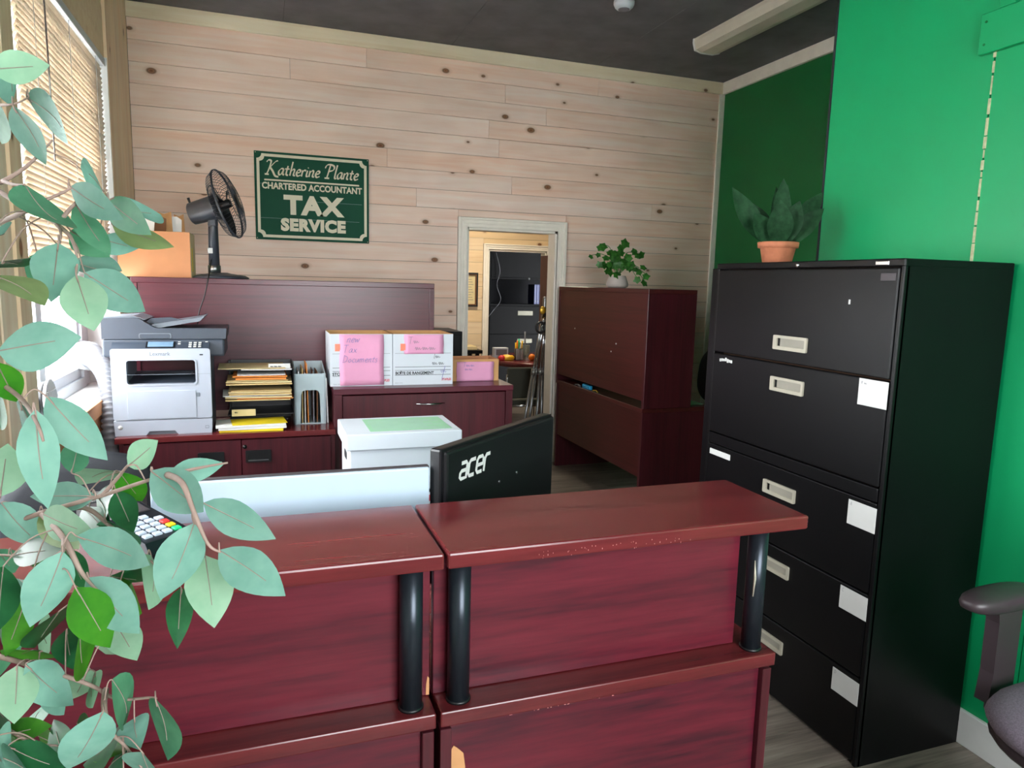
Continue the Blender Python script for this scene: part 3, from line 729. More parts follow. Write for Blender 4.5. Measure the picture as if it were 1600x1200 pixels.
t = MB(); text_shape(t, 'SERVICE', .114, FRONT(.368, SY-.0016, 1.875), .0070, 0, 'CENTER', 1.02, 1.10); t.build('lettering', 'sign_cream', sg)
mb = MB()
for xx in (-.026, .762):
    for zz in (1.812, 2.410): mb.lathe([(.0, -.001), (.0035, 0), (.0035, .001)], (xx, SY-.001, zz), 8, Matrix.Rotation(-PI/2, 4, 'X'))
mb.build('screw_head', 'sign_cream', sg)
for zz, x0, x1 in ((2.196, .0, .18), (1.955, .0, .70), (2.085, .38, .72)): B(x0, x1, SY-.0007, SY, zz, zz+.0012).build('board_joint', 'holder_grey', sg)

# ---- storage boxes on the low unit
def open_box(t, x0, x1, y0, y1, z0, z1, outer, inner, th=.005):
    mb = MB()
    mb.box(x0, x1, y0, y0+th, z0, z1).box(x0, x1, y1-th, y1, z0, z1).box(x0, x0+th, y0+th, y1-th, z0, z1).box(x1-th, x1, y0+th, y1-th, z0, z1).box(x0+th, x1-th, y0+th, y1-th, z0, z0+th)
    mb.build('box_walls', outer, t)
    e = .0006
    mb = MB().box(x0+th, x1-th, y1-th-e, y1-th, z0+th, z1+.0005).box(x0+th, x0+th+e, y0+th, y1-th, z0+th, z1+.0005).box(x1-th-e, x1-th, y0+th, y1-th, z0+th, z1+.0005).box(x0+th, x1-th, y0+th, y0+th+e, z0+th, z1+.0005)
    mb.box(x0, x1, y0, y0+th, z1, z1+.001).box(x0, x1, y1-th, y1, z1, z1+.001).box(x0, x0+th, y0+th, y1-th, z1, z1+.001).box(x1-th, x1, y0+th, y1-th, z1, z1+.001)
    mb.build('kraft_lining', inner, t)
BZ = .9455; BT = 1.234
sb1 = thing('storage_box', 'open white storage box with pink sheet reading new tax documents', 'box', (.507, 4.08, BZ), group='open white storage boxes')
open_box(sb1, .338, .676, 3.936, 4.228, BZ, BT, 'box_white', 'kraft')
sb2 = thing('storage_box', 'open white storage box with small pink note, next to the kraft tray box', 'box', (.851, 4.08, BZ), group='open white storage boxes')
open_box(sb2, .679, 1.024, 3.932, 4.228, BZ, BT, 'box_white', 'kraft')
def prn(t, yy, x0, x1, left):
    mb = MB()
    for z in (1.047, 1.028, 1.001): mb.box(x0+.012, x1-.012, yy-.0006, yy, z, z+.0022)
    mb.box(x0+.012, x1-.012, yy-.0006, yy, 1.125, 1.1262)
    mb.build('printed_line', 'ink_black', t)
prn(sb1, 3.936, .338, .676, True); prn(sb2, 3.932, .679, 1.024, False)
t = MB(); text_shape(t, 'STORAGE BOX', .0225, FRONT(.349, 3.9352, 1.006), .0008); t.build('printing', 'ink_black', sb1)
t = MB(); text_shape(t, 'BO\u00ceTE DE RANGEMENT', .0225, FRONT(.693, 3.9312, 1.006), .0008, 0, 'LEFT', .93); t.build('printing', 'ink_black', sb2)
for s_, xx, yy in ((sb1, .66, 3.9352), (sb2, 1.014, 3.9312)):
    t = MB(); text_shape(t, 'STAPLES', .0185, FRONT(xx, yy, .968), .0006, .2, 'RIGHT', .82); t.build('printing', 'ink_red', s_)
for s_, xx, yy in ((sb1, .352, 3.9352), (sb2, .690, 3.9312)):
    t = MB(); text_shape(t, '10141 12/10', .0085, FRONT(xx, yy, .955), 0, 0); t.build('printing', 'ink_grey', s_)
t = MB(); script(t, '~~', FRONT(.90, 3.9312, 1.056), .042, .03, .06); script(t, 'l~', FRONT(.91, 3.9312, 1.095), .038, .03, .06); t.build('handwriting', 'ink_black', sb2)
t = MB(); script(t, 'l', FRONT(.955, 3.931, .975), .075, .03, .05); script(t, '~', FRONT(.95, 3.931, 1.01), .045, .03, .05); t.build('handwriting', 'ink_blue', sb2)
def sheet(name, label, x0, x1, z0, z1, yy, mat, bow=.004, lean=0., group=None, seed=1, cat='paper'):
    """hanging sheet facing -y with slight waviness and thickness"""
    rg = random.Random(seed); n, m = 8, 8; f = MB(); f.smooth = True
    V = []
    for s_ in (0, .0006):
        for j in range(m+1):
            for i in range(n+1):
                u, v = i/n, j/m
                V.append((x0+(x1-x0)*u+.0015*math.sin(9*v+seed), yy-.001+s_-bow*(.5+.5*math.sin(5*u+3*v+seed))*(1-v*.8)-lean*v, z0+(z1-z0)*v))
    o2 = (n+1)*(m+1); F = []
    for j in range(m):
        for i in range(n):
            a = j*(n+1)+i; F += [(a, a+1, a+n+2, a+n+1), (o2+a, o2+a+n+1, o2+a+n+2, o2+a+1)]
    edge = [i for i in range(n+1)]+[j*(n+1)+n for j in range(1, m+1)]+[m*(n+1)+i for i in range(n-1, -1, -1)]+[j*(n+1) for j in range(m-1, 0, -1)]
    for k in range(len(edge)): a, b = edge[k], edge[(k+1) % len(edge)]; F.append((a, o2+a, o2+b, b))
    f.add(V, F)
    t = thing(name, label, cat, ((x0+x1)/2, yy, z0), group=group)
    f.build('sheet', mat, t)
    return t
p1 = sheet('pink_sheet', 'large pink paper sheet taped to the left storage box', .388, .628, .950, 1.232, 3.9345, 'paper_pink')
t = MB(); script(t, 'new', FRONT(.425, 3.928, 1.188), .050, .035, .05, .7, .2)
script(t, 'Tax', FRONT(.405, 3.928, 1.132), .046, .035, .05, .7, .2, 1.1); script(t, 'Documents', FRONT(.402, 3.928, 1.078), .044, .035, .05, .7, .2, 1.05); t.build('handwriting', 'ink_blue', p1)
p2 = sheet('pink_note', 'smaller pink paper note taped to the right storage box', .742, .968, 1.122, 1.232, 3.9305, 'paper_pink', seed=3)
t = MB(); script(t, 'T~', FRONT(.765, 3.9245, 1.180), .042, .03, .04); script(t, '~~~', FRONT(.80, 3.9245, 1.142), .045, .03, .04); t.build('handwriting', 'ink_grey', p2)
for p, xx, yy, zz in ((p1, .376, 3.9338, 1.16), (p2, .733, 3.9298, 1.16)):
    R(xx-.012, xx+.016, yy-.0012, yy, zz-.02, zz+.02, r=.0004, seg=1).build('orange_tape', 'tape_orange', p)
kb = thing('kraft_box', 'low open kraft cardboard tray box at the right end of the low unit', 'box', (1.18, 4.12, BZ))
open_box(kb, 1.03, 1.335, 4.03, 4.228, BZ, 1.075, 'kraft', 'kraft_box')
p3 = sheet('pink_note', 'pink handwritten note leaning on the kraft tray box', 1.072, 1.302, .9465, 1.062, 4.025, 'paper_pink', .003, 0, seed=6)
t = MB(); script(t, 'T~~', FRONT(1.11, 4.0195, 1.032), .030, .03, .05); script(t, '~~', FRONT(1.12, 4.0195, 1.010), .028, .03, .05); t.build('handwriting', 'ink_blue', p3)

# ---- white lidded box on cartons, in front of the low unit
for k, (z0, z1) in enumerate(((0, .393), (.394, .787))):
    c = thing('paper_carton', ['white paper carton at the bottom of the stack', 'white paper carton with a red stripe under the lidded box'][k], 'box', (.462, 2.57, z0))
    R(.266, .664, 2.432, 2.708, z0, z1, r=.003).build('carton', 'box_white', c)
    R(.264, .666, 2.430, 2.710, z1-.045, z1-.022, r=.002, seg=1).build('red_band', 'ink_red', c)
    R(.264, .666, 2.430, 2.710, z1-.012, z1-.0005, r=.002, seg=1).build('black_band', 'ink_black', c)
wbx = thing('lidded_box', 'white lidded storage box with a pale green sheet on its lid', 'box', (.46, 2.56, .788))
R(.272, .656, 2.432, 2.700, .788, .985, r=.003).build('box_body', 'box_white', wbx)
MB().bbox(.258, .668, 2.418, 2.714, .945, 1.002, r=.003).build('lid', 'box_white', wbx)
MB().prism([(y_, z_) for y_, z_ in rrect(2.53, 2.61, .885, .915, .014)], 0, .2705, .2725).build('hand_hole', 'ink_black', wbx)
gs = thing('green_sheet', 'pale green printed sheet lying on the white box lid', 'paper', (.5, 2.57, 1.0022))
R(.345, .640, 2.455, 2.68, 1.0024, 1.0032, r=.0003, seg=1).build('sheet', 'paper_green', gs)
mb = MB()
for k in range(9): mb.box(.36, .62-.03*(k % 3), 2.475+.021*k, 2.479+.021*k, 1.0032, 1.0034)
mb.build('printing', 'holder_grey', gs)

# ---- printer
pr = thing('printer', 'grey and white multifunction laser printer on the credenza', 'printer', (-.478, 4.02, .74))
PX0, PX1 = -.700, -.256; PY = 3.83; Z0 = .7405
pol = [(PX0, .815), (PX0+.004, Z0), (-.560, Z0), (-.545, .760), (-.43, .760), (-.415, Z0), (PX1-.004, Z0), (PX1, .815)]
MB().prism(pol, 1, PY, PY+.03).build('paper_tray', 'printer_light', pr)
B(-.56, -.415, PY+.012, PY+.03, Z0, .762).build('tray_recess', 'printer_mid', pr)
R(PX0+.004, PX1-.004, PY+.030, 4.20, Z0, .985, r=.008).build('body', 'printer_mid', pr)
mb = MB().ringplate(rrect(PX0, PX1, .8185, 1.170, .012), rrect(-.633, -.326, .995, 1.113, .014), 1, PY, PY+.035)
ff = mb.build('front_frame', 'printer_light', pr)
MB().ringplate(rrect(-.640, -.319, .988, 1.120, .018), rrect(-.633, -.326, .995, 1.113, .014), 1, PY-.004, PY+.002).build('opening_bezel', 'printer_light', ff)
R(-.636, -.327, PY-.003, PY+.002, .822, .962, r=.002).build('front_door', 'printer_light', ff)
R(-.326, -.309, PY-.002, PY+.002, .928, .948, r=.006).build('door_latch', 'printer_mid', ff)
B(PX0+.002, PX1-.002, PY-.0004, PY+.001, 1.0425, 1.0437).build('frame_seam', 'printer_mid', ff)
for a, b in ((PX0+.004, -.640), (-.319, PX1-.004)): R(a, b, PY+.034, 4.18, .98, 1.17, r=.004).build('side_column', 'printer_mid', pr)
MB().prism([(PY+.03, .992), (4.18, 1.02), (4.18, .985), (PY+.03, .985)], 0, -.640, -.319).build('output_bin', 'printer_dark', pr)
R(-.600, -.36, 4.0, 4.10, 1.018, 1.024, r=.002).build('bin_stop', 'printer_mid', pr)
# control panel wedge
MB().prism([(PY, 1.168), (PY+.085, 1.214), (PY+.12, 1.214), (PY+.12, 1.150), (PY+.034, 1.150)], 0, PX0+.003, PX1-.003).build('control_panel', 'printer_dark', pr)
ang = math.atan2(.046, .085)
Mc = Matrix.Translation((0, PY, 1.168)) @ Matrix.Rotation(ang, 4, 'X')
cp = MB(Mc).bbox(-.540, -.425, .018, .080, .0, .002, r=.001, seg=1).build('screen', 'screen_grey', pr)
MB(Mc).ringplate(rrect(-.548, -.417, .012, .086, .004), rrect(-.540, -.425, .018, .080, .003), 2, 0, .0025).build('screen_bezel', 'black_plastic', pr)
for i in range(3):
    for j in range(4): MB(Mc).bbox(-.355+.022*i, -.341+.022*i, .014+.018*j, .024+.018*j, 0, .003, r=.001, seg=1).build('key', 'card_white', pr)
for q in ((-.405, .06), (-.405, .04), (-.28, .06)): MB(Mc).bbox(q[0], q[0]+.013, q[1], q[1]+.01, 0, .003, r=.001, seg=1).build('key', 'card_white', pr)
t = MB(); text_shape(t, 'Lexmark', .026, FRONT(-.530, PY-.0006, 1.136), .0002); t.build('maker_lettering', 'logo_grey', ff)
R(-.305, -.289, PY-.001, PY, 1.136, 1.142, r=.0005, seg=1).build('model_mark', 'ink_black', ff)
MB().lathe([(.0, -.001), (.011, 0), (.011, .001)], (-.672, PY-.0005, .783), 16, Matrix.Rotation(-PI/2, 4, 'X')).build('tray_badge', 'card_white', pr)
MB().ringplate(rrect(-.290, -.273, .765, .779, .001, 1), rrect(-.2885, -.2745, .7665, .7775, .001, 1), 1, PY-.0006, PY).build('tray_badge', 'logo_grey', pr)
# scanner and document feeder
SX0, SX1 = -.742, -.178; S0, S1 = 3.885, 4.215
R(SX0, SX1-.012, S0, S1, 1.125, 1.212, r=.010).build('scanner_base', 'printer_dark', pr)
MB().prism([(SX0, 1.2135), (SX0, 1.304), (SX0+.01, 1.314), (-.60, 1.318), (-.575, 1.313), (-.515, 1.272), (-.495, 1.266), (SX1-.004, 1.266), (SX1, 1.262), (SX1-.006, 1.2135)], 1, S0, S1).build('feeder_cover', 'printer_dark', pr)
MB().prism([(SX0-.001, 1.303), (SX0+.004, 1.318), (-.605, 1.326), (-.55, 1.308), (-.56, 1.305), (-.62, 1.316)], 1, S0+.03, S1+.005).build('feeder_top', 'printer_mid', pr)
MB().prism([(-.535, 1.2665), (-.525, 1.283), (-.31, 1.318), (-.285, 1.326), (-.283, 1.322), (-.305, 1.300), (-.49, 1.2665)], 1, S0+.04, S1-.03).build('feeder_tray', 'printer_mid', pr)
MB().prism([(-.560, 1.290), (-.53, 1.312), (-.44, 1.318), (-.38, 1.304), (-.50, 1.283)], 1, S0+.06, S0+.075).build('paper_guide', 'printer_dark', pr)
MB().ringplate(rrect(-.580, -.435, 1.215, 1.242, .008), rrect(-.576, -.439, 1.215, 1.238, .007), 1, S0-.003, S0+.001).build('lift_grip', 'printer_mid', pr)
R(-.576, -.439, S0-.0015, S0+.001, 1.216, 1.238, r=.001, seg=1).build('grip_recess', 'printer_dark', pr)

# ---- black paper trays, folders, magazine file
tr = thing('paper_tray_rack', 'black stacking paper tray rack crammed with folders beside the printer', 'paper tray', (-.02, 4.05, .74))
for k, zz in enumerate((.803, .882, .966, 1.042)): R(-.188, .143, 3.94, 4.20, zz, zz+.006, r=.001, seg=1).build('shelf', 'tray_black', tr)
R(.143, .148, 3.93, 4.20, .7405, 1.072, r=.002, seg=1).build('side', 'tray_black', tr); R(-.188, -.176, 4.165, 4.19, .7405, 1.072, r=.002, seg=1).build('post', 'tray_black', tr)
B(-.188, .140, 4.19, 4.20, .7405, 1.072).build('back', 'tray_black', tr)
def flatpile(xc, z, specs, label, group, seed):
    rg = random.Random(seed); cnt = {}
    for (mat, wd, dp, th, dx, rz) in specs:
        o = MB(Matrix.Translation((xc+dx, 4.045-.005*rg.random(), z)) @ Matrix.Rotation(rz, 4, 'Z'))
        n = 8; V = []; y0, y1 = -dp/2-.03, dp/2-.03
        ph = rg.uniform(0, 3); am = rg.uniform(.0, .0015)
        for zz in (0, th):
            for yy in (y0, y1):
                for i in range(n+1): V.append((-wd/2+wd*i/n, yy, zz+am*(1+math.sin(ph+3*i/n))))
        F = []
        for i in range(n):
            F += [(i, n+1+i, n+2+i, i+1), (2*n+2+i, 2*n+3+i, 3*n+4+i, 3*n+3+i), (i, i+1, 2*n+3+i, 2*n+2+i), (n+1+i, 3*n+3+i, 3*n+4+i, n+2+i)]
        F += [(0, 2*n+2, 3*n+3, n+1), (n, 2*n+1, 4*n+3, 3*n+2)]
        o.add(V, F)
        cnt[mat] = cnt.get(mat, 0)+1; tot = sum(1 for q in specs if q[0] == mat)
        lb = label.get(mat, label['*'])
        if tot > 1: lb = (['lower ', 'upper '] if tot == 2 else ['bottom ', 'middle ', 'top '])[cnt[mat]-1]+lb
        tag(o.build('file_folder' if 'paper_white' != mat else 'paper_stack', mat), lb, 'folder', group)
        z += th+.0032
    return z
G = 'folders piled in the black tray rack'
flatpile(-.035, 1.0482, [('paper_white', .25, .25, .004, .045, .0), ('paper_cream', .33, .26, .003, -.03, .03)],
         {'paper_white': 'white papers on the top shelf of the black rack', '*': 'cream folder sticking out left on the top shelf of the rack'}, G, 1)
flatpile(-.028, .9725, [('paper_manila', .325, .26, .006, 0, .01), ('paper_cream', .325, .25, .006, .003, -.02), ('paper_manila', .30, .25, .004, -.01, .03), ('paper_orange', .25, .24, .009, .01, 0), ('paper_orange', .27, .24, .006, .004, .01), ('paper_white', .24, .22, .003, .01, .02)],
         {'paper_orange': 'orange folder on the second shelf of the black rack', 'paper_cream': 'cream folder on the second shelf of the black rack', 'paper_white': 'white sheets on the second shelf of the black rack', '*': 'manila folder on the second shelf of the black rack'}, G, 2)
flatpile(-.028, .8885, [('paper_manila', .32, .26, .005, -.01, .02), ('paper_orange', .28, .25, .003, .03, 0), ('paper_cream', .33, .26, .006, 0, -.02), ('paper_white', .33, .25, .003, -.02, .04), ('paper_manila', .31, .26, .006, .005, .01), ('paper_cream', .31, .25, .006, .0, .02), ('paper_manila', .30, .25, .004, .01, .015)],
         {'paper_orange': 'orange folder on the third shelf of the black rack', 'paper_cream': 'cream folder on the third shelf of the black rack', 'paper_white': 'white sheets on the third shelf of the black rack', '*': 'manila folder on the third shelf of the black rack'}, G, 3)
for wd_, dep, mat, zz, th, dx, rz, lb in ((.31, .19, 'paper_yellow', .7405, .010, -.05, -.05, 'yellow folder at the bottom of the pile before the rack'), (.33, .19, 'paper_white', .7515, .012, -.05, .02, 'lower white paper stack in the pile before the rack'),
                                  (.34, .19, 'paper_white', .7645, .010, -.06, .05, 'upper white paper stack in the pile before the rack'), (.27, .17, 'paper_yellow', .7755, .0015, -.02, .10, 'bright yellow printed sheet topping the pile before the rack')):
    M_ = Matrix.Translation((-.015+dx, 3.905, zz)) @ Matrix.Rotation(rz, 4, 'Z')
    tag(MB(M_).bbox(-wd_/2, wd_/2, -dep/2, dep/2, 0, th, r=.0006, seg=1).build('paper_pile_sheet', mat), lb, 'paper')
tag(R(-.168, -.05, 3.936, 3.9385, .800, .836, r=.0006, seg=1).build('tray_label', 'box_cream', tr), 'cream index label')
t = MB(); script(t, '~', FRONT(-.155, 3.9355, .815), .020, .06, .1); t.build('label_writing', 'ink_black', tr)
tag(R(.020, .130, 3.925, 3.9275, 1.046, 1.078, r=.0006, seg=1).build('tray_label', 'card_white', tr), 'white index label')
t = MB(); script(t, '~~~', FRONT(.028, 3.9245, 1.057), .022, .06, .1); t.build('label_writing', 'ink_black', tr)
mf = thing('magazine_file', 'pale grey upright magazine file with orange envelopes inside', 'magazine file', (.23, 4.07, .74))
fo = [(.154, .7405), (.154, 1.018), (.309, 1.018), (.309, .7405), (.286, .7405), (.282, .90), (.274, .921), (.260, .928), (.204, .928), (.190, .921), (.184, .90), (.178, .7405)]
MB().prism(fo, 1, 3.945, 3.951).build('front', 'holder_grey', mf)
for a, b in ((.150, .156), (.307, .313)): MB().prism([(3.945, .7405), (3.945, 1.018), (4.19, 1.062), (4.19, .7405)], 0, a, b).build('side', 'holder_grey', mf)
B(.156, .307, 4.184, 4.19, .7405, 1.062).build('back', 'holder_grey', mf); B(.156, .307, 3.951, 4.184, .7405, .745).build('bottom', 'holder_grey', mf)
for k, (mat, xx, top, tl, lb) in enumerate((('paper_white', .172, 1.03, .0, 'white sheet standing leftmost in the grey magazine file'), ('paper_manila', .190, 1.045, .01, 'manila folder standing in the grey magazine file'), ('paper_white', .205, 1.02, .0, 'white folded sheet in the middle of the grey magazine file'),
                                 ('paper_orange', .222, 1.070, -.02, 'orange envelope sticking out of the grey magazine file'), ('ink_grey', .250, 1.03, .0, 'grey folder in the grey magazine file'), ('kraft_dark', .268, 1.025, .01, 'brown folder near the right of the grey magazine file'))):
    M_ = Matrix.Translation((xx, 4.06, .746)) @ Matrix.Rotation(tl, 4, 'Y')
    tag(MB(M_).bbox(-.002, .002, -.10, .10, 0, top-.746, r=.0005, seg=1).build('file_folder', mat), lb, 'folder', 'papers in the grey magazine file')
tag(MB(Matrix.Translation((.324, 4.03, .741)) @ Matrix.Rotation(-.03, 4, 'Y')).bbox(-.004, .004, -.07, .12, 0, .25, r=.001, seg=1).build('file_folder', 'paper_white'), 'white folder wedged between the grey magazine file and low unit', 'folder')

# ---- carton with envelopes, on the hutch
ob = thing('cardboard_box', 'tan cardboard box full of envelopes on the left hutch', 'box', (-.53, 4.44, 1.5162))
Z0, Z1 = 1.5165, 1.762
open_box(ob, -.728, -.372, 4.33, 4.60, Z0, Z1, 'kraft_box', 'kraft')
R(-.371, -.3695, 4.335, 4.60, Z0, Z1, r=.0005, seg=1).build('side_lining', 'box_cream', ob)
R(-.3695, -.3685, 4.40, 4.44, 1.55, 1.68, r=.0003, seg=1).build('yellow_label', 'paper_yellow', ob)
for k, (mat, xx, wd, top, tl, lb) in enumerate((('paper_white', -.60, .05, 1.83, .1, 'white envelope leaning at the left of the tan box'), ('kraft_dark', -.55, .08, 1.85, .06, 'dark brown envelope standing in the tan box'), ('kraft', -.49, .07, 1.875, -.04, 'tan torn envelope standing in the tan box'), ('paper_white', -.46, .05, 1.85, .05, 'white envelope in the middle of the tan box'), ('kraft', -.42, .05, 1.87, -.05, 'tan envelope standing at the right of the tan box'))):
    M_ = Matrix.Translation((xx, 4.36+.03*k, Z0+.012)) @ Matrix.Rotation(tl, 4, 'Y')
    hgt = top-Z0-.012
    tag(MB(M_).prism([(-wd/2, 0), (wd/2, 0), (wd/2, hgt-.012*(k % 2)), (.0, hgt+.004-.016*((k+1) % 2)), (-wd/2, hgt)], 1, 0, .006).build('envelope', mat), lb, 'envelope', 'envelopes in the tan box')

# ---- fan on the hutch
fn = thing('desk_fan', 'dark grey oscillating table fan standing on the left hutch', 'fan', (-.255, 4.40, 1.5162))
FXc, FYc = -.255, 4.40
MB().lathe([(.148, 1.5165), (.150, 1.522), (.13, 1.534), (.05, 1.545), (.032, 1.55)], (FXc+.035, FYc, 0), 36).build('base', 'fan_grey', fn)
MB().lathe([(.034, 1.546), (.034, 1.588), (.030, 1.590)], (FXc, FYc, 0), 24).build('collar', 'steel', fn)
MB().lathe([(.029, 1.588), (.026, 1.80), (.024, 1.83)], (FXc, FYc, 0), 20).build('pole', 'fan_grey', fn)
R(FXc-.030, FXc-.004, FYc-.031, FYc-.026, 1.655, 1.685, r=.001, seg=1).build('rating_label', 'card_white', fn)
ax = Vector((.925, -.24, .30)).normalized(); up_ = Vector((0, 0, 1)); sx = up_.cross(ax).normalized(); sy = ax.cross(sx)
Mf = Matrix(((sx.x, sy.x, ax.x, 0), (sx.y, sy.y, ax.y, 0), (sx.z, sy.z, ax.z, 0), (0, 0, 0, 1)))
C0 = Vector((FXc-.03, FYc, 1.895))
MB().bbox(FXc-.026, FXc+.026, FYc-.026, FYc+.026, 1.80, 1.87, r=.012).build('neck', 'fan_grey', fn)
MB().lathe([(.001, -.095), (.050, -.093), (.060, -.085), (.068, .05), (.070, .060), (.05, .063)], C0, 28, Mf).build('motor_housing', 'fan_grey', fn)
MB().tube([C0+Mf.to_3x3() @ Vector((0, .055, -.075)), C0+Mf.to_3x3() @ Vector((0, .088, -.075))], [.005, .008], 10).build('oscillation_knob', 'black_plastic', fn)
M3 = Mf.to_3x3()
def ringw(r, zc, rad=.0022, n=40):
    return [C0+M3 @ Vector((r*math.cos(2*PI*k/n), r*math.sin(2*PI*k/n), zc)) for k in range(n)], rad
def grille(name, prof, ringsr, spokes):
    mb = MB()
    for (r, zc, rad) in ringsr: mb.tube(ringw(r, zc)[0], rad, 5, False, True)
    for k in range(spokes):
        a = 2*PI*k/spokes
        mb.tube([C0+M3 @ Vector((r*math.cos(a), r*math.sin(a), zc)) for r, zc in prof], .0013, 4, False)
    mb.build(name, 'fan_grey', fn)
grille('rear_guard', [(.055, .062), (.12, .066), (.17, .078), (.192, .115)], [(.055, .062, .003), (.12, .066, .002), (.192, .116, .004)], 56)
grille('front_guard', [(.04, .175), (.11, .170), (.168, .152), (.192, .121)], [(.04, .175, .003), (.11, .170, .002), (.192, .121, .0035)], 56)
MB().lathe([(.001, .172), (.04, .172), (.04, .178), (.001, .180)], C0, 20, Mf).build('front_cap', 'black_plastic', fn)
MB().lathe([(.024, .06), (.024, .135), (.016, .14), (.001, .142)], C0, 16, Mf).build('hub', 'black_plastic', fn)
for k in range(3):
    a0 = 2*PI*k/3+.4; V = []; F = []
    for i in range(7):
        r = .02+.155*i/6; sw = .55*math.sin(PI*min(1, .15+i/7.))
        for s_ in (-1, -.33, .33, 1):
            a = a0+s_*sw*.75+.1*i/6; V.append(tuple(C0+M3 @ Vector((r*math.cos(a), r*math.sin(a), .100+s_*.018*(1-.4*i/6)))))
    for i in range(6):
        for j in range(3): F.append((i*4+j, i*4+j+1, i*4+j+5, i*4+j+4))
    n_ = len(V); V2 = [tuple(Vector(p)+ax*.0015) for p in V]
    mb = MB(); mb.smooth = True; mb.add(V+V2, F+[tuple(q+n_ for q in f)[::-1] for f in F]); mb.build('blade', 'black_plastic', fn)
MB().tube(spline([(FXc-.012, FYc-.03, 1.62), (-.27, 4.30, 1.58), (-.275, 4.228, 1.53), (-.30, 4.222, 1.42), (-.33, 4.225, 1.33), (-.345, 4.23, 1.22)]), .003, 6).build('cord', 'black_plastic', fn)

# ---- vent hose in the window, small sill fan
hs_ = thing('vent_hose', 'white corrugated vent hose running from the window behind the printer', 'hose', (-.75, 3.95, .0))
path = spline([(-.93, 4.46, 1.075), (-.885, 4.40, 1.075), (-.835, 4.27, 1.06), (-.775, 4.12, 1.0), (-.747, 4.02, .88), (-.742, 3.97, .72), (-.742, 3.95, .5), (-.742, 3.95, .2), (-.742, 3.95, .0)], 9)
P_, R_ = [], []
L_ = 0
fine = spline([tuple(p) for p in path], 2)
for i, p in enumerate(fine):
    fr = i/len(fine); rb = .075-.031*min(1, fr/.42)
    P_.append(p); R_.append(rb if i % 3 else rb-.011)
MB().tube(P_, R_, 18).build('corrugated_hose', 'hose_white', hs_)
MB().tube([(-.962, 4.50, 1.075), (-.925, 4.455, 1.075), (-.905, 4.43, 1.075)], [.080, .080, .079], 24).build('window_adapter', 'white_vinyl', hs_)
sf = thing('sill_fan', 'small round grilled fan on the window sill', 'fan', (-.89, 3.53, .897))
SFc = Vector((-.885, 3.53, .985))
mb = MB(); mb.tube([SFc+Vector((0, .080*math.cos(2*PI*k/28), .080*math.sin(2*PI*k/28))) for k in range(28)], .007, 6, False, True); mb.build('rim', 'white_vinyl', sf)
mb = MB()
for k in range(-5, 6):
    hh = math.sqrt(max(0, .078**2-(.0138*k)**2))
    mb.tube([SFc+Vector((.006, .0138*k, -hh)), SFc+Vector((.012, .0138*k, 0)), SFc+Vector((.006, .0138*k, hh))], .0026, 5)
for zz in (-.035, .035): mb.tube([SFc+Vector((.009, -.07, zz)), SFc+Vector((.013, 0, zz)), SFc+Vector((.009, .07, zz))], .002, 5)
mb.build('grille', 'white_vinyl', sf)
MB().lathe([(.001, -.03), (.072, -.03), (.076, -.005), (.001, -.004)], SFc, 24, Matrix.Rotation(PI/2, 4, 'Y')).build('motor_back', 'black_plastic', sf)
R(-.93, -.845, 3.46, 3.60, .8965, .912, r=.005).build('base', 'white_vinyl', sf)

# ---- monitors behind the counter
th_ = math.radians(48.8); ux = Vector((math.sin(th_), math.cos(th_), 0)); nx = Vector((math.cos(th_), -math.sin(th_), 0))   # nx: towards the viewer side (back of the monitor)
A0 = Vector((.372, 1.478, 0))
mo = thing('monitor', 'black flat monitor seen from behind with white acer lettering', 'monitor', tuple(A0+ux*.272-nx*.05+Vector((0, 0, .752))))
Mm = Matrix(((ux.x, nx.x, 0, A0.x), (ux.y, nx.y, 0, A0.y), (0, 0, 1, 0), (0, 0, 0, 1)))     # local: x along width, y towards the back, z up
MB(Mm).bbox(0, .545, -.045, -.012, .842, 1.162, r=.006).build('bezel', 'black_plastic', mo)
MB(Mm).prism([(0.0, .842), (.545, .842), (.545, 1.162), (0, 1.162)], 1, -.013, -.0125).bbox(.004, .541, -.014, 0, .846, 1.158, r=.008).build('back_cover', 'black_plastic', mo)
MB(Mm).box(.008, .537, -.0462, -.045, .855, 1.152).build('screen', 'screen_grey', mo)
MB(Mm).bbox(.235, .31, -.03, .006, .765, .92, r=.006).build('stand_neck', 'black_plastic', mo)
MB(Mm).bbox(.16, .385, -.14, .06, .7525, .766, r=.006).build('stand_foot', 'black_plastic', mo)
ac = {'a': [(.06,.64),(.42,.64),(.52,.54),(.52,.02),(.14,.02),(.04,.10),(.04,.24),(.13,.33),(.5,.33)], 'c': [(.52,.64),(.14,.64),(.04,.52),(.04,.13),(.14,.02),(.5,.02)],
      'e': [(.06,.32),(.52,.32),(.53,.54),(.43,.64),(.14,.64),(.04,.52),(.04,.13),(.14,.02),(.5,.02)], 'r': [(.04,-.03),(.04,.50),(.15,.64),(.44,.64)]}
mb = MB(); x = 0
Ml = Mm @ Matrix.Translation((.052, .0006, 1.083)) @ Matrix(((1,0,0,0),(0,0,1,0),(0,1,0,0),(0,0,0,1)))
S_ = .058
for ch in 'acer':
    ribbon(mb, [((p[0]*.95+x+.22*p[1])*S_, p[1]*S_) for p in ac[ch]], Ml, .155*S_, .155*S_); x += .60
mb.build('acer_lettering', 'card_white', mo)
mb = MB()
for xx, zz in ((.235, 1.037), (.325, 1.040)): mb.lathe([(.0, .001), (.004, .0005), (.004, -.002)], Mm @ Vector((xx, .001, zz)), 8, (Mm.to_3x3() @ Matrix.Rotation(-PI/2, 3, 'X')).to_4x4())
mb.build('vesa_screw', 'steel', mo)
wm = thing('white_monitor', 'white backed flat monitor standing behind the left counter', 'monitor', (.06, 1.53, .752))
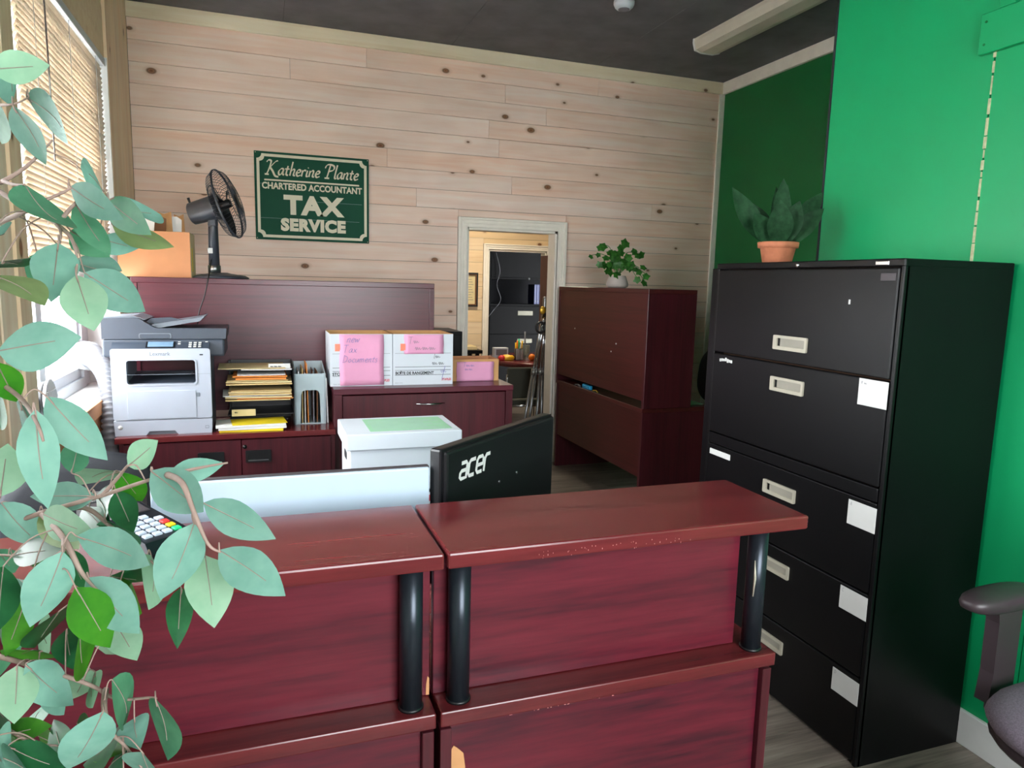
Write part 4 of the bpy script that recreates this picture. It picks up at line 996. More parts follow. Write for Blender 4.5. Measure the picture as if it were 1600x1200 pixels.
R(-.218, .341, 1.500, 1.512, .800, 1.120, r=.003).build('back_cover', 'monitor_white', wm)
R(-.220, .343, 1.5115, 1.530, .798, 1.122, r=.003).build('bezel', 'edge_dark', wm)
R(.02, .10, 1.512, 1.54, .765, .92, r=.004).build('stand_neck', 'monitor_white', wm); R(-.06, .18, 1.46, 1.66, .7525, .765, r=.004).build('stand_foot', 'monitor_white', wm)
sp = thing('computer_speaker', 'small black speaker standing left of the white monitor', 'speaker', (-.285, 1.5, .752))
R(-.335, -.235, 1.46, 1.58, .7525, 1.095, r=.006).build('cabinet', 'black_plastic', sp)
MB().lathe([(.001, .004), (.03, .001), (.036, .004), (.038, 0)], (-.285, 1.4595, .98), 20, Matrix.Rotation(PI/2, 4, 'X')).build('driver', 'black_soft', sp)

# ---- payment terminal on the left counter
pv = Vector((-.64, .77, 0)).normalized(); rz_ = math.atan2(-pv.x, pv.y)
pp = thing('card_terminal', 'black card payment terminal with red yellow and green keys', 'card terminal', (-.218, 1.306, 1.0712), rz_)
Mp = WM[pp.name]
MB(Mp).prism([(-.105, .001), (-.110, .018), (-.100, .034), (.09, .062), (.10, .055), (.10, .001)], 0, -.040, .040).build('case', 'black_plastic', pp)
MB(Mp).prism([(-.112, .018), (-.101, .0355), (.088, .0635), (.088, .061), (-.098, .032), (-.106, .018)], 0, -.0415, .0415).build('trim_band', 'post_metal', pp)
an = math.atan2(.028, .19); Mk = Mp @ Matrix.Translation((0, -.100, .0345)) @ Matrix.Rotation(an, 4, 'X')
MB(Mk).bbox(-.034, .034, .105, .180, .0005, .0035, r=.001).build('display', 'edge_dark', pp)
for j in range(5):
    for i in range(4):
        if j == 4 and i == 3: continue
        mt = 'key_grey'
        if i == 3: mt = ('key_green', 'key_yellow', 'key_red', 'key_grey')[j] if j < 4 else mt
        MB(Mk).bbox(-.033+.0172*i, -.0195+.0172*i, .012+.0165*j, .0235+.0165*j, .0005, .0045, r=.0015).build('key', mt, pp)

# ---- office chairs
def office_chair(name, label, loc, rz, fab, plas, arms, back_h=1.05, seat_z=.50, group=None, bw=.23):
    t = thing(name, label, 'chair', loc, rz, group); M = WM[t.name]
    def pad(nm, cx, cy, cz, hx, hy, hz, mat, e=2.6, M2=None):
        mb = MB(M @ (M2 or Matrix.Identity(4))); mb.smooth = True; V = []; F = []; n, k = 32, 8
        for j in range(k+1):
            ph = -PI/2+PI*j/k; cp_, s_ = max(math.cos(ph), 0)**.55, math.sin(ph); s_ = math.copysign(abs(s_)**.8, s_)
            for i in range(n):
                a = 2*PI*i/n; c, d_ = math.cos(a), math.sin(a)
                V.append((cx+hx*cp_*math.copysign(abs(c)**(2/e), c), cy+hy*cp_*math.copysign(abs(d_)**(2/e), d_), cz+hz*s_))
        for j in range(k):
            for i in range(n): F.append((j*n+i, j*n+(i+1) % n, (j+1)*n+(i+1) % n, (j+1)*n+i))
        mb.add(V, F); return mb.build(nm, mat, t)
    pad('seat', 0, 0, seat_z-.035, .245, .235, .045, fab)
    pad('seat_shell', 0, 0, seat_z-.075, .235, .225, .03, plas)
    Mb = Matrix.Translation((0, -.235, (seat_z+.12+back_h)/2)) @ Matrix.Rotation(PI/2+.12, 4, 'X')
    pad('backrest', 0, 0, 0, bw, (back_h-seat_z-.12)/2, .035, fab, 2.8, Mb)
    MB(M).tube([(0, -.10, seat_z-.09), (0, -.24, seat_z-.07), (0, -.285, seat_z+.05), (0, -.275, seat_z+.30)], .018, 8).build('back_bar', plas, t)
    MB(M).lathe([(.028, .10), (.028, .26), (.018, .262), (.018, seat_z-.09)], (0, 0, 0), 14).build('gas_lift', 'black_plastic', t)
    MB(M).bbox(-.09, .09, -.1, .1, seat_z-.115, seat_z-.09, r=.01).build('mechanism', 'black_plastic', t)
    for k in range(5):
        a = 2*PI*k/5+.3; c, s_ = math.cos(a), math.sin(a)
        MB(M).tube([(0, 0, .12), (.15*c, .15*s_, .105), (.27*c, .27*s_, .075)], [.03, .024, .018], 8).build('base_arm', 'black_plastic', t)
        MB(M).lathe([(.024, -.012), (.026, 0), (.024, .012)], (.27*c, .27*s_, .0265), 14, Matrix.Rotation(PI/2, 4, 'Y') @ Matrix.Rotation(a, 4, 'X')).build('caster', 'black_plastic', t)
    if arms:
        for s_ in (-1, 1):
            az = seat_z+.20
            pad('armrest', s_*.285, .02, az, .048, .135, .026, plas, 2.6)
            MB(M).prism([(-.045, seat_z-.08), (-.045, az-.012), (.05, az-.012), (.042, az-.06), (.040, seat_z+.0), (.05, seat_z-.08)], 0, s_*.285-.018, s_*.285+.018).build('arm_post', plas, t)
            MB(M).bbox(min(s_*.285, s_*.1), max(s_*.285, s_*.1), -.04, .04, seat_z-.105, seat_z-.08, r=.006).build('arm_bracket', plas, t)
    return t
office_chair('office_chair', 'grey fabric office chair with brown armrests by the green wall', (1.82, .93, 0), PI/2+.05, 'chair_fabric', 'chair_plastic', True, 1.0, .555)
office_chair('office_chair', 'black office chair back showing behind the leafy branches', (-.50, 2.36, 0), .15, 'black_soft', 'black_plastic', False, 1.06, .48, bw=.20)
office_chair('office_chair', 'black office chair behind the dark hutch desk on the right', (3.24, 4.72, 0), PI/2+.25, 'black_soft', 'black_plastic', False, 1.06, .48)

# ---- small things on the right hand desk
tag(R(2.70, 2.82, 4.06, 4.24, .7415, .748, r=.001, seg=1).build('paper_pad', 'paper_green'), 'green and white paper pad on the right desk corner', 'paper')
tag(MB().bbox(2.315, 2.345, 4.80, 4.93, .7425, .775, r=.008).build('sticky_roll', 'cyan_plastic'), 'bright blue object in the gap under the right hutch', 'stationery')
tag(MB().tube(spline([(2.318, 5.06, .748), (2.322, 5.0, .758), (2.318, 4.96, .747), (2.325, 5.03, .75)]), .004, 6).build('cable_curl', 'hose_white'), 'white cable curl in the gap under the right hutch', 'cable')
tag(MB().tube(spline([(2.318, 4.74, .748), (2.325, 4.70, .756), (2.318, 4.66, .748)]), .005, 6).build('paper_clip', 'gold'), 'small brass coloured clip in the gap under the right hutch', 'clip')

# ---- snake plant in terracotta pot on the filing cabinet
sn = thing('snake_plant', 'dark broad leaved snake plant in a terracotta pot on the filing cabinet', 'potted plant', (1.97, 2.392, FZ))
pc = Vector((1.97, 2.392, FZ))
MB().lathe([(.052, .0005), (.056, .004), (.068, .064), (.069, .065), (.078, .066), (.080, .088), (.076, .089), (.069, .087), (.066, .072), (.001, .070)], pc, 32).build('pot', 'terracotta', sn)
MB().lathe([(.001, .078), (.066, .075)], pc, 20).build('soil', 'soil', sn)
def strap(parent, name, mat, base, tip, wd, curl, up=Vector((0, 0, 1)), twist=0., fold=.25, mats=None, rib=False, n=9, peak=.45, sag=0.):
    """a blade: base, tip, full width; curl bends it along its normal"""
    b, t = Vector(base), Vector(tip); ax_ = (t-b); L = ax_.length; ax_ = ax_/L
    sd_ = ax_.cross(up); sd_ = sd_.normalized() if sd_.length > 1e-4 else ax_.orthogonal().normalized()
    nm = sd_.cross(ax_).normalized()
    sd2 = sd_*math.cos(twist)+nm*math.sin(twist); nm = nm*math.cos(twist)-sd_*math.sin(twist)
    V = []; F = []; us = (-1, -.55, 0, .55, 1)
    for i in range(n+1):
        s_ = i/n
        if s_ < peak: wv = math.sin(.5*PI*(s_/peak))**.75*.97+.03
        else: q = (s_-peak)/(1-peak); wv = (1-q**2.1)*(1-.12*q)
        wv = max(wv, .012)
        c = b+ax_*(L*s_)+nm*(curl*L*math.sin(PI*s_))+Vector((0, 0, -sag*L*s_*s_))
        for u in us: V.append(tuple(c+sd2*(u*wd*.5*wv)+nm*(abs(u)*fold*wd*.5*wv)))
    m = len(us)
    for i in range(n):
        for j in range(m-1): F.append((i*m+j, i*m+j+1, (i+1)*m+j+1, (i+1)*m+j))
    mb = MB(); mb.smooth = True; mb.add(V, F)
    if rib:
        mb.cur = 1; V2 = []; F2 = []
        kk = int(n*.78)
        for i in range(kk+1):
            s_ = i/n; rr = .00045*(1-.75*s_)+.00015
            c = b+ax_*(L*s_)+nm*(curl*L*math.sin(PI*s_))
            V2 += [tuple(c+sd2*rr+nm*.0005), tuple(c+nm*(rr*1.3)), tuple(c-sd2*rr+nm*.0005), tuple(c-nm*(rr*1.3))]
        for i in range(kk):
            for j in range(4): F2.append((i*4+j, i*4+(j+1) % 4, i*4+4+(j+1) % 4, i*4+4+j))
        mb.add(V2, F2); mb.cur = 0
    return mb.build(name, mats or mat, parent)
top = pc+Vector((0, 0, .078))
def uv(u, v, z): return Vector((.944*u+.33*v, -.33*u+.944*v, z))       # u across the room, v into it
for (u, v, dz, wd, cu) in ((-.195, .02, .225, .085, -.10), (-.12, -.04, .12, .085, -.05), (.175, .03, .215, .080, .10), (.16, -.03, .145, .080, .08), (.01, .02, .265, .075, .03), (.035, .04, .245, .055, -.02), (-.01, .04, .235, .05, .02),
                           (-.03, -.07, .17, .10, .06), (.055, -.05, .17, .09, .05), (-.09, .07, .17, .075, -.05), (.09, .07, .17, .07, .05)):
    strap(sn, 'leaf', 'leaf_agave', top+uv(u*.14, v*.2, -.006), top+uv(u, v, dz), wd, cu, up=Vector((-.5, -.8, .3)), fold=.3, peak=.5, n=10)

# ---- trailing ivy on the right hutch
iv = thing('potted_ivy', 'small green ivy in a pale grey pot on the right hutch', 'potted plant', (2.47, 4.72, 1.515))
ic = Vector((2.47, 4.72, 1.5155))
MB().lathe([(.060, 0), (.080, .012), (.082, .03), (.062, .085), (.061, .088), (.056, .088), (.056, .075), (.001, .073)], ic, 28).build('pot', 'pot_grey', iv)
rg = random.Random(21)
def ivyleaf(c, s_, nrm):
    nrm = Vector(nrm).normalized(); a = nrm.orthogonal().normalized(); b = nrm.cross(a)
    th0 = rg.uniform(0, 6.28); pts = []
    for k in range(10):
        an_ = 2*PI*k/10; r = s_*(1.0 if k % 2 == 0 else .72)*(1.15 if k == 0 else 1)
        pts.append(c+(a*math.cos(an_+th0)+b*math.sin(an_+th0))*r-nrm*(.18*r))
    mb = MB(); mb.smooth = True
    V = [tuple(c)]+[tuple(p) for p in pts]; F = [(0, 1+k, 1+(k+1) % 10) for k in range(10)]
    V2 = [tuple(Vector(p)-nrm*.0012) for p in V]; F2 = [tuple(11+q for q in f)[::-1] for f in F]
    mb.add(V+V2, F+F2); mb.build('leaf', 'leaf_ivy', iv)
# vines: (end offset, droop)
ends = [(-.20, .04, .20), (-.15, -.02, .27), (-.14, .0, .12), (-.07, .02, .23), (.02, -.03, .25), (.06, .0, .29), (.12, -.02, .22), (.20, .02, .20), (.14, -.04, .12), (.19, -.05, .07), (.20, -.03, -.02+.03), (.12, -.06, .04), (.0, .06, .2), (-.05, -.05, .12), (.05, -.06, .12)]
for e in ends:
    ex = Vector((e[0]*.94+.0, -e[0]*.33+e[1], e[2]))
    p0 = ic+Vector((0, 0, .085)); pm = p0+Vector((ex.x*.45, ex.y*.45, max(ex.z*.75, .08))); pe = ic+ex+Vector((0, 0, .03))
    vp = spline([p0, pm, pe], 5)
    MB().tube(vp, .0022, 5).build('vine', 'leaf_ivy', iv)
    for q in (.45, .7, 1.):
        c = vp[int(q*(len(vp)-1))]+Vector((rg.uniform(-.02, .02), rg.uniform(-.03, .02), rg.uniform(-.012, .015)))
        ivyleaf(c, rg.uniform(.022, .036), (rg.uniform(-.7, .3), -1, rg.uniform(-.2, .9)))
for k in range(14):
    ivyleaf(ic+Vector((rg.uniform(-.08, .09), rg.uniform(-.06, .05), rg.uniform(.09, .22))), rg.uniform(.026, .04), (rg.uniform(-.6, .4), -1, rg.uniform(0, .9)))

# ================================================================== THE ROOM BEYOND THE DOORWAY
rt = thing('round_table', 'dark round table in the pine room behind the doorway', 'table', (2.95, 6.95, 0))
MB().lathe([(.001, .70), (.60, .70), (.60, .745), (.59, .75), (.001, .75)], (2.80, 6.98, 0), 48).build('table_top', 'mahogany_top', rt)
MB().lathe([(.05, .03), (.05, .70)], (2.80, 6.98, 0), 16).build('pedestal', 'black_metal', rt); MB().lathe([(.26, 0), (.26, .02), (.06, .035)], (2.80, 6.98, 0), 24).build('base', 'black_metal', rt)
gc = thing('guest_chair', 'dark olive cushioned chair with steel frame at the round table', 'chair', (2.32, 6.3, 0))
R(2.10, 2.54, 6.06, 6.105, .475, .765, r=.022, seg=3).build('backrest', 'olive_fabric', gc)
R(2.11, 2.53, 6.11, 6.54, .40, .46, r=.02, seg=3).build('seat', 'olive_fabric', gc)
for xx in (2.10, 2.54): MB().tube(spline([(xx, 6.08, .70), (xx, 6.09, .42), (xx, 6.11, .02), (xx, 6.31, .012), (xx, 6.51, .02), (xx, 6.52, .40)], 4), .011, 8).build('leg', 'chrome', gc)
MB().tube([(2.10, 6.10, .40), (2.54, 6.10, .40)], .011, 8).build('cross_bar', 'chrome', gc)
MB().tube([(2.10, 6.11, .12), (2.54, 6.11, .12)], .009, 8).build('cross_bar', 'chrome', gc)
def on_table(dx, dy): return (2.33+dx, 6.75+dy)
x, y = 2.30, 6.72
c = thing('snack_box', 'white and red printed box on the round table', 'box', (2.30, 6.95, .751)); R(2.245, 2.395, 6.92, 7.0, .751, .865, r=.002, seg=1).build('carton', 'box_white', c)
R(2.262, 2.38, 6.918, 6.921, .79, .85, r=.001, seg=1).build('print', 'ink_grey', c)
c = thing('snack_bag', 'red and yellow snack packet on the round table', 'packet', (2.38, 6.7, .751))
mb = MB(); mb.smooth = True; rg = random.Random(3)
mb.lathe([(.001, 0), (.05, .004), (.058, .025), (.04, .045), (.001, .055)], (0, 0, 0), 12)
mb.v = [(2.35+p[0]*1.3*(1+.15*rg.uniform(-1, 1)), 6.80+p[1]*.7, .751+p[2]*(1.+.2*rg.uniform(-1, 1))) for p in mb.v]; mb.build('packet', 'yellow_plastic', c)
mb = MB(); mb.lathe([(.001, 0), (.035, .004), (.04, .03), (.02, .05), (.001, .052)], (2.285, 6.80, .751), 12); mb.build('packet_end', 'red_plastic', c)
c = thing('pencil_cup', 'striped cup of markers on the round table', 'cup', (2.47, 6.75, .751))
MB().lathe([(.038, 0), (.042, .12), (.037, .12), (.034, .01), (.001, .01)], (2.46, 6.80, .751), 20).build('cup', 'edge_dark', c)
for k in range(6): B(2.425+.013*k, 2.431+.013*k, 6.756, 6.760, .76, .865).build('stripe', 'card_white', c)
for k, mt in enumerate(('yellow_plastic', 'orange_fruit', 'key_green', 'card_white', 'yellow_plastic')):
    MB().tube([(2.44+.010*k, 6.80, .765), (2.43+.018*k, 6.795, .93+.02*(k % 3))], .009, 8).build('marker', mt, c)
c = thing('drinking_glass', 'clear drinking glass with a grey straw on the round table', 'glass', (2.54, 6.8, .751))
MB().lathe([(.034, 0), (.040, .15), (.038, .15), (.032, .006), (.001, .006)], (2.56, 6.84, .7512), 24).build('glass', 'clear_glass', c)
MB().tube([(2.55, 6.84, .76), (2.545, 6.84, 1.04)], .008, 8).build('straw', 'ink_grey', c)
c = thing('orange', 'single orange fruit on the round table', 'fruit', (2.57, 6.62, .751))
MB().lathe([(.001, 0)]+[(.036*math.sin(PI*k/10), .036-.036*math.cos(PI*k/10)) for k in range(1, 10)]+[(.004, .0715), (.001, .069)], (2.575, 6.70, .7512), 20).build('fruit', 'orange_fruit', c)
MB().lathe([(.001, 0), (.005, .001), (.003, .003), (.001, .003)], (2.575, 6.70, .8212), 6).build('stem_scar', 'leaf_ivy', c)
c = thing('paper_napkin', 'white crumpled napkin on the round table', 'napkin', (2.66, 6.72, .751)); mb = MB(); mb.lathe([(.001, 0), (.05, .002), (.045, .016), (.02, .024), (.001, .02)], (2.655, 6.74, .7512), 9); mb.build('napkin', 'paper_white', c)
c = thing('drink_can', 'tall patterned can with pale green top on the round table', 'can', (2.74, 6.75, .751))
MB().lathe([(.034, 0), (.038, .005), (.038, .16), (.030, .172), (.001, .172)], (2.72, 6.85, .7512), 20).build('can', 'steel', c)
for k in range(5): MB().lathe([(.0386, .02+.03*k), (.0386, .035+.03*k)], (2.72, 6.85, .7512), 20).build('band', 'ink_black', c)
MB().lathe([(.030, .172), (.033, .19), (.02, .205), (.001, .207)], (2.72, 6.85, .7512), 14).build('cap', 'pot_grey', c)
# tripod stand leaning beside the doorway
st = thing('metal_stand', 'folded silver metal stand with black clamp leaning inside the doorway', 'stand', (2.30, 5.85, 0))
tops = Vector((2.335, 5.77, 1.40))
for k, (bx, by) in enumerate(((2.10, 5.74), (2.18, 5.80), (2.25, 5.75), (2.32, 5.78))):
    b0 = Vector((bx, by, .012)); MB().tube([b0, b0.lerp(tops, .55)], .0135, 10).build('leg', 'steel', st); MB().tube([b0.lerp(tops, .52), tops+Vector((.006*(k-1), 0, -.05*k))], .010, 10).build('leg_tube', 'chrome', st)
    MB().tube([b0.lerp(tops, .52), b0.lerp(tops, .56)], .019, 10).build('collar', 'steel', st)
    MB().tube([b0-Vector((0, 0, .011)), b0+Vector((0, 0, .02))], .016, 10).build('foot', 'black_plastic', st)
mb = MB(); cc_ = Vector((2.275, 5.73, 1.155)); mb.tube([cc_+Vector((.040*math.cos(2*PI*k/20), 0, .045*math.sin(2*PI*k/20))) for k in range(20)], .011, 8, False, True); mb.build('clamp_ring', 'black_plastic', st)
R(2.29, 2.36, 5.72, 5.76, 1.20, 1.23, r=.006).build('clamp_bracket', 'chrome', st)
R(2.305, 2.35, 5.74, 5.79, 1.28, 1.42, r=.01).build('head', 'steel', st)
MB().lathe([(.001, -.004), (.022, -.003), (.028, .003), (.001, .004)], (2.29, 5.725, 1.305), 20, Matrix.Rotation(-PI/2, 4, 'X') @ Matrix.Scale(1.25, 4, (0, 1, 0))).build('medallion', 'gold', st)
# bookcase behind the right jamb, with a pink shade hung on it
bk = thing('bookcase', 'tall mahogany bookcase just inside the doorway', 'bookcase', (2.63, 5.93, 0))
R(2.375, 2.398, 5.83, 6.03, 0, 1.78, r=.001, seg=1).build('side_panel', 'mahogany_z', bk); R(2.87, 2.892, 5.83, 6.03, 0, 1.78, r=.001, seg=1).build('side_panel', 'mahogany_z', bk)
R(2.398, 2.87, 6.015, 6.03, 0, 1.78, r=.001, seg=1).build('back_panel', 'mahogany_deep', bk)
for zz in (.05, .48, .90, 1.32, 1.756): B(2.398, 2.87, 5.835, 6.015, zz, zz+.022).build('shelf', 'mahogany_deep', bk)
sd_ = thing('clip_lamp', 'small pale pink shaded lamp clipped to the bookcase edge', 'lamp', (2.39, 5.78, 1.38))
MB().lathe([(.048, 0), (.018, .095), (.016, .095), (.045, 0)], (2.385, 5.775, 1.39), 24).build('shade', 'pink_shade', sd_)
MB().tube([(2.385, 5.775, 1.485), (2.385, 5.81, 1.49), (2.385, 5.831, 1.475)], .004, 6).build('clip', 'steel', sd_)
# certificate, side shelf
ct = thing('framed_certificate', 'dark framed certificate hanging on the warm pine wall', 'picture', (2.29, 8.17, 1.26))
MB().ringplate(rrect(2.16, 2.418, 1.245, 1.640, .002, 1), rrect(2.188, 2.39, 1.273, 1.612, .002, 1), 1, 8.155, 8.185).build('frame', 'kraft_dark', ct)
MB().ringplate(rrect(2.157, 2.421, 1.242, 1.643, .002, 1), rrect(2.176, 2.402, 1.261, 1.624, .002, 1), 1, 8.150, 8.160).build('frame_edge', 'ink_black', ct)
B(2.188, 2.39, 8.172, 8.176, 1.273, 1.612).build('certificate', 'box_cream', ct)
mb = MB()
for k in range(9): mb.box(2.21+.01*(k % 2), 2.37-.012*(k % 3), 8.1712, 8.172, 1.32+.03*k, 1.325+.03*k)
mb.build('print', 'ink_grey', ct)
sd2_ = thing('side_table', 'small dark side table with papers at the pine wall', 'table', (2.05, 7.95, 0))
R(1.75, 2.37, 7.75, 8.15, .72, .76, r=.003).build('table_top', 'black_metal', sd2_)
for a in (1.78, 2.30):
    for b in (7.78, 8.09): B(a, a+.04, b, b+.04, 0, .72).build('leg', 'black_metal', sd2_)
tag(R(1.95, 2.32, 7.80, 8.05, .7605, .80, r=.003).build('paper_pile', 'paper_cream'), 'cream paper pile on the small dark side table', 'paper')
# dark room: black lateral cabinet and shelves with binders
dc = thing('filing_cabinet', 'black lateral filing cabinet in the dark far room', 'filing cabinet', (3.55, 9.85, 0))
R(3.02, 4.02, 9.62, 10.05, 0, 1.21, r=.004).build('body', 'black_matte', dc)
for z0, z1 in ((.02, .40), (.41, .80), (.81, 1.20)):
    dr = R(3.03, 4.01, 9.60, 9.622, z0, z1, r=.003).build('drawer', 'black_matte', dc)
    R(3.45, 3.68, 9.59, 9.602, z1-.125, z1-.06, r=.004).build('pull', 'pull_dim', dr)
hs2 = thing('wall_shelf_unit', 'dark open shelf unit on top of the far black cabinet', 'shelf', (3.55, 9.9, 1.21))
for a, b in ((3.02, 3.045), (3.995, 4.02)): R(a, b, 9.62, 10.0, 1.21, 2.05, r=.002, seg=1).build('side_panel', 'black_matte', hs2)
for zz in (1.211, 1.585, 2.03): R(3.045, 3.995, 9.62, 10.0, zz, zz+.024, r=.002, seg=1).build('shelf', 'black_matte', hs2)
R(3.05, 3.99, 9.625, 9.64, 1.612, 2.028, r=.002, seg=1).build('flip_door', 'black_matte', hs2)
MB().lathe([(.001, -.004), (.016, 0), (.016, .006)], (3.62, 9.618, 1.597), 12, Matrix.Rotation(-PI/2, 4, 'X')).build('lock', 'steel', hs2)
for k in range(3):
    c = thing('binder', ['leftmost', 'middle', 'rightmost'][k]+' blue binder on the dark far shelf', 'binder', (3.74+.04*k, 9.75, 1.236), group='blue binders on the far shelf')
    R(3.72+.04*k, 3.757+.04*k, 9.66, 9.92, 1.2355, 1.52, r=.003).build('cover', 'blue_plastic', c)
    MB().lathe([(.001, -.001), (.009, 0), (.009, .001)], (3.738+.04*k, 9.659, 1.28), 10, Matrix.Rotation(-PI/2, 4, 'X')).build('finger_ring', 'steel', c)
tag(MB().tube(spline([(3.10, 9.58, 1.95), (3.16, 9.57, 1.7), (3.12, 9.575, 1.5), (3.18, 9.57, 1.3), (3.08, 9.575, 1.15), (3.0, 9.57, 1.05)]), .004, 6).build('hanging_cable', 'hose_white'), 'pale cable dangling in front of the far dark shelf', 'cable')

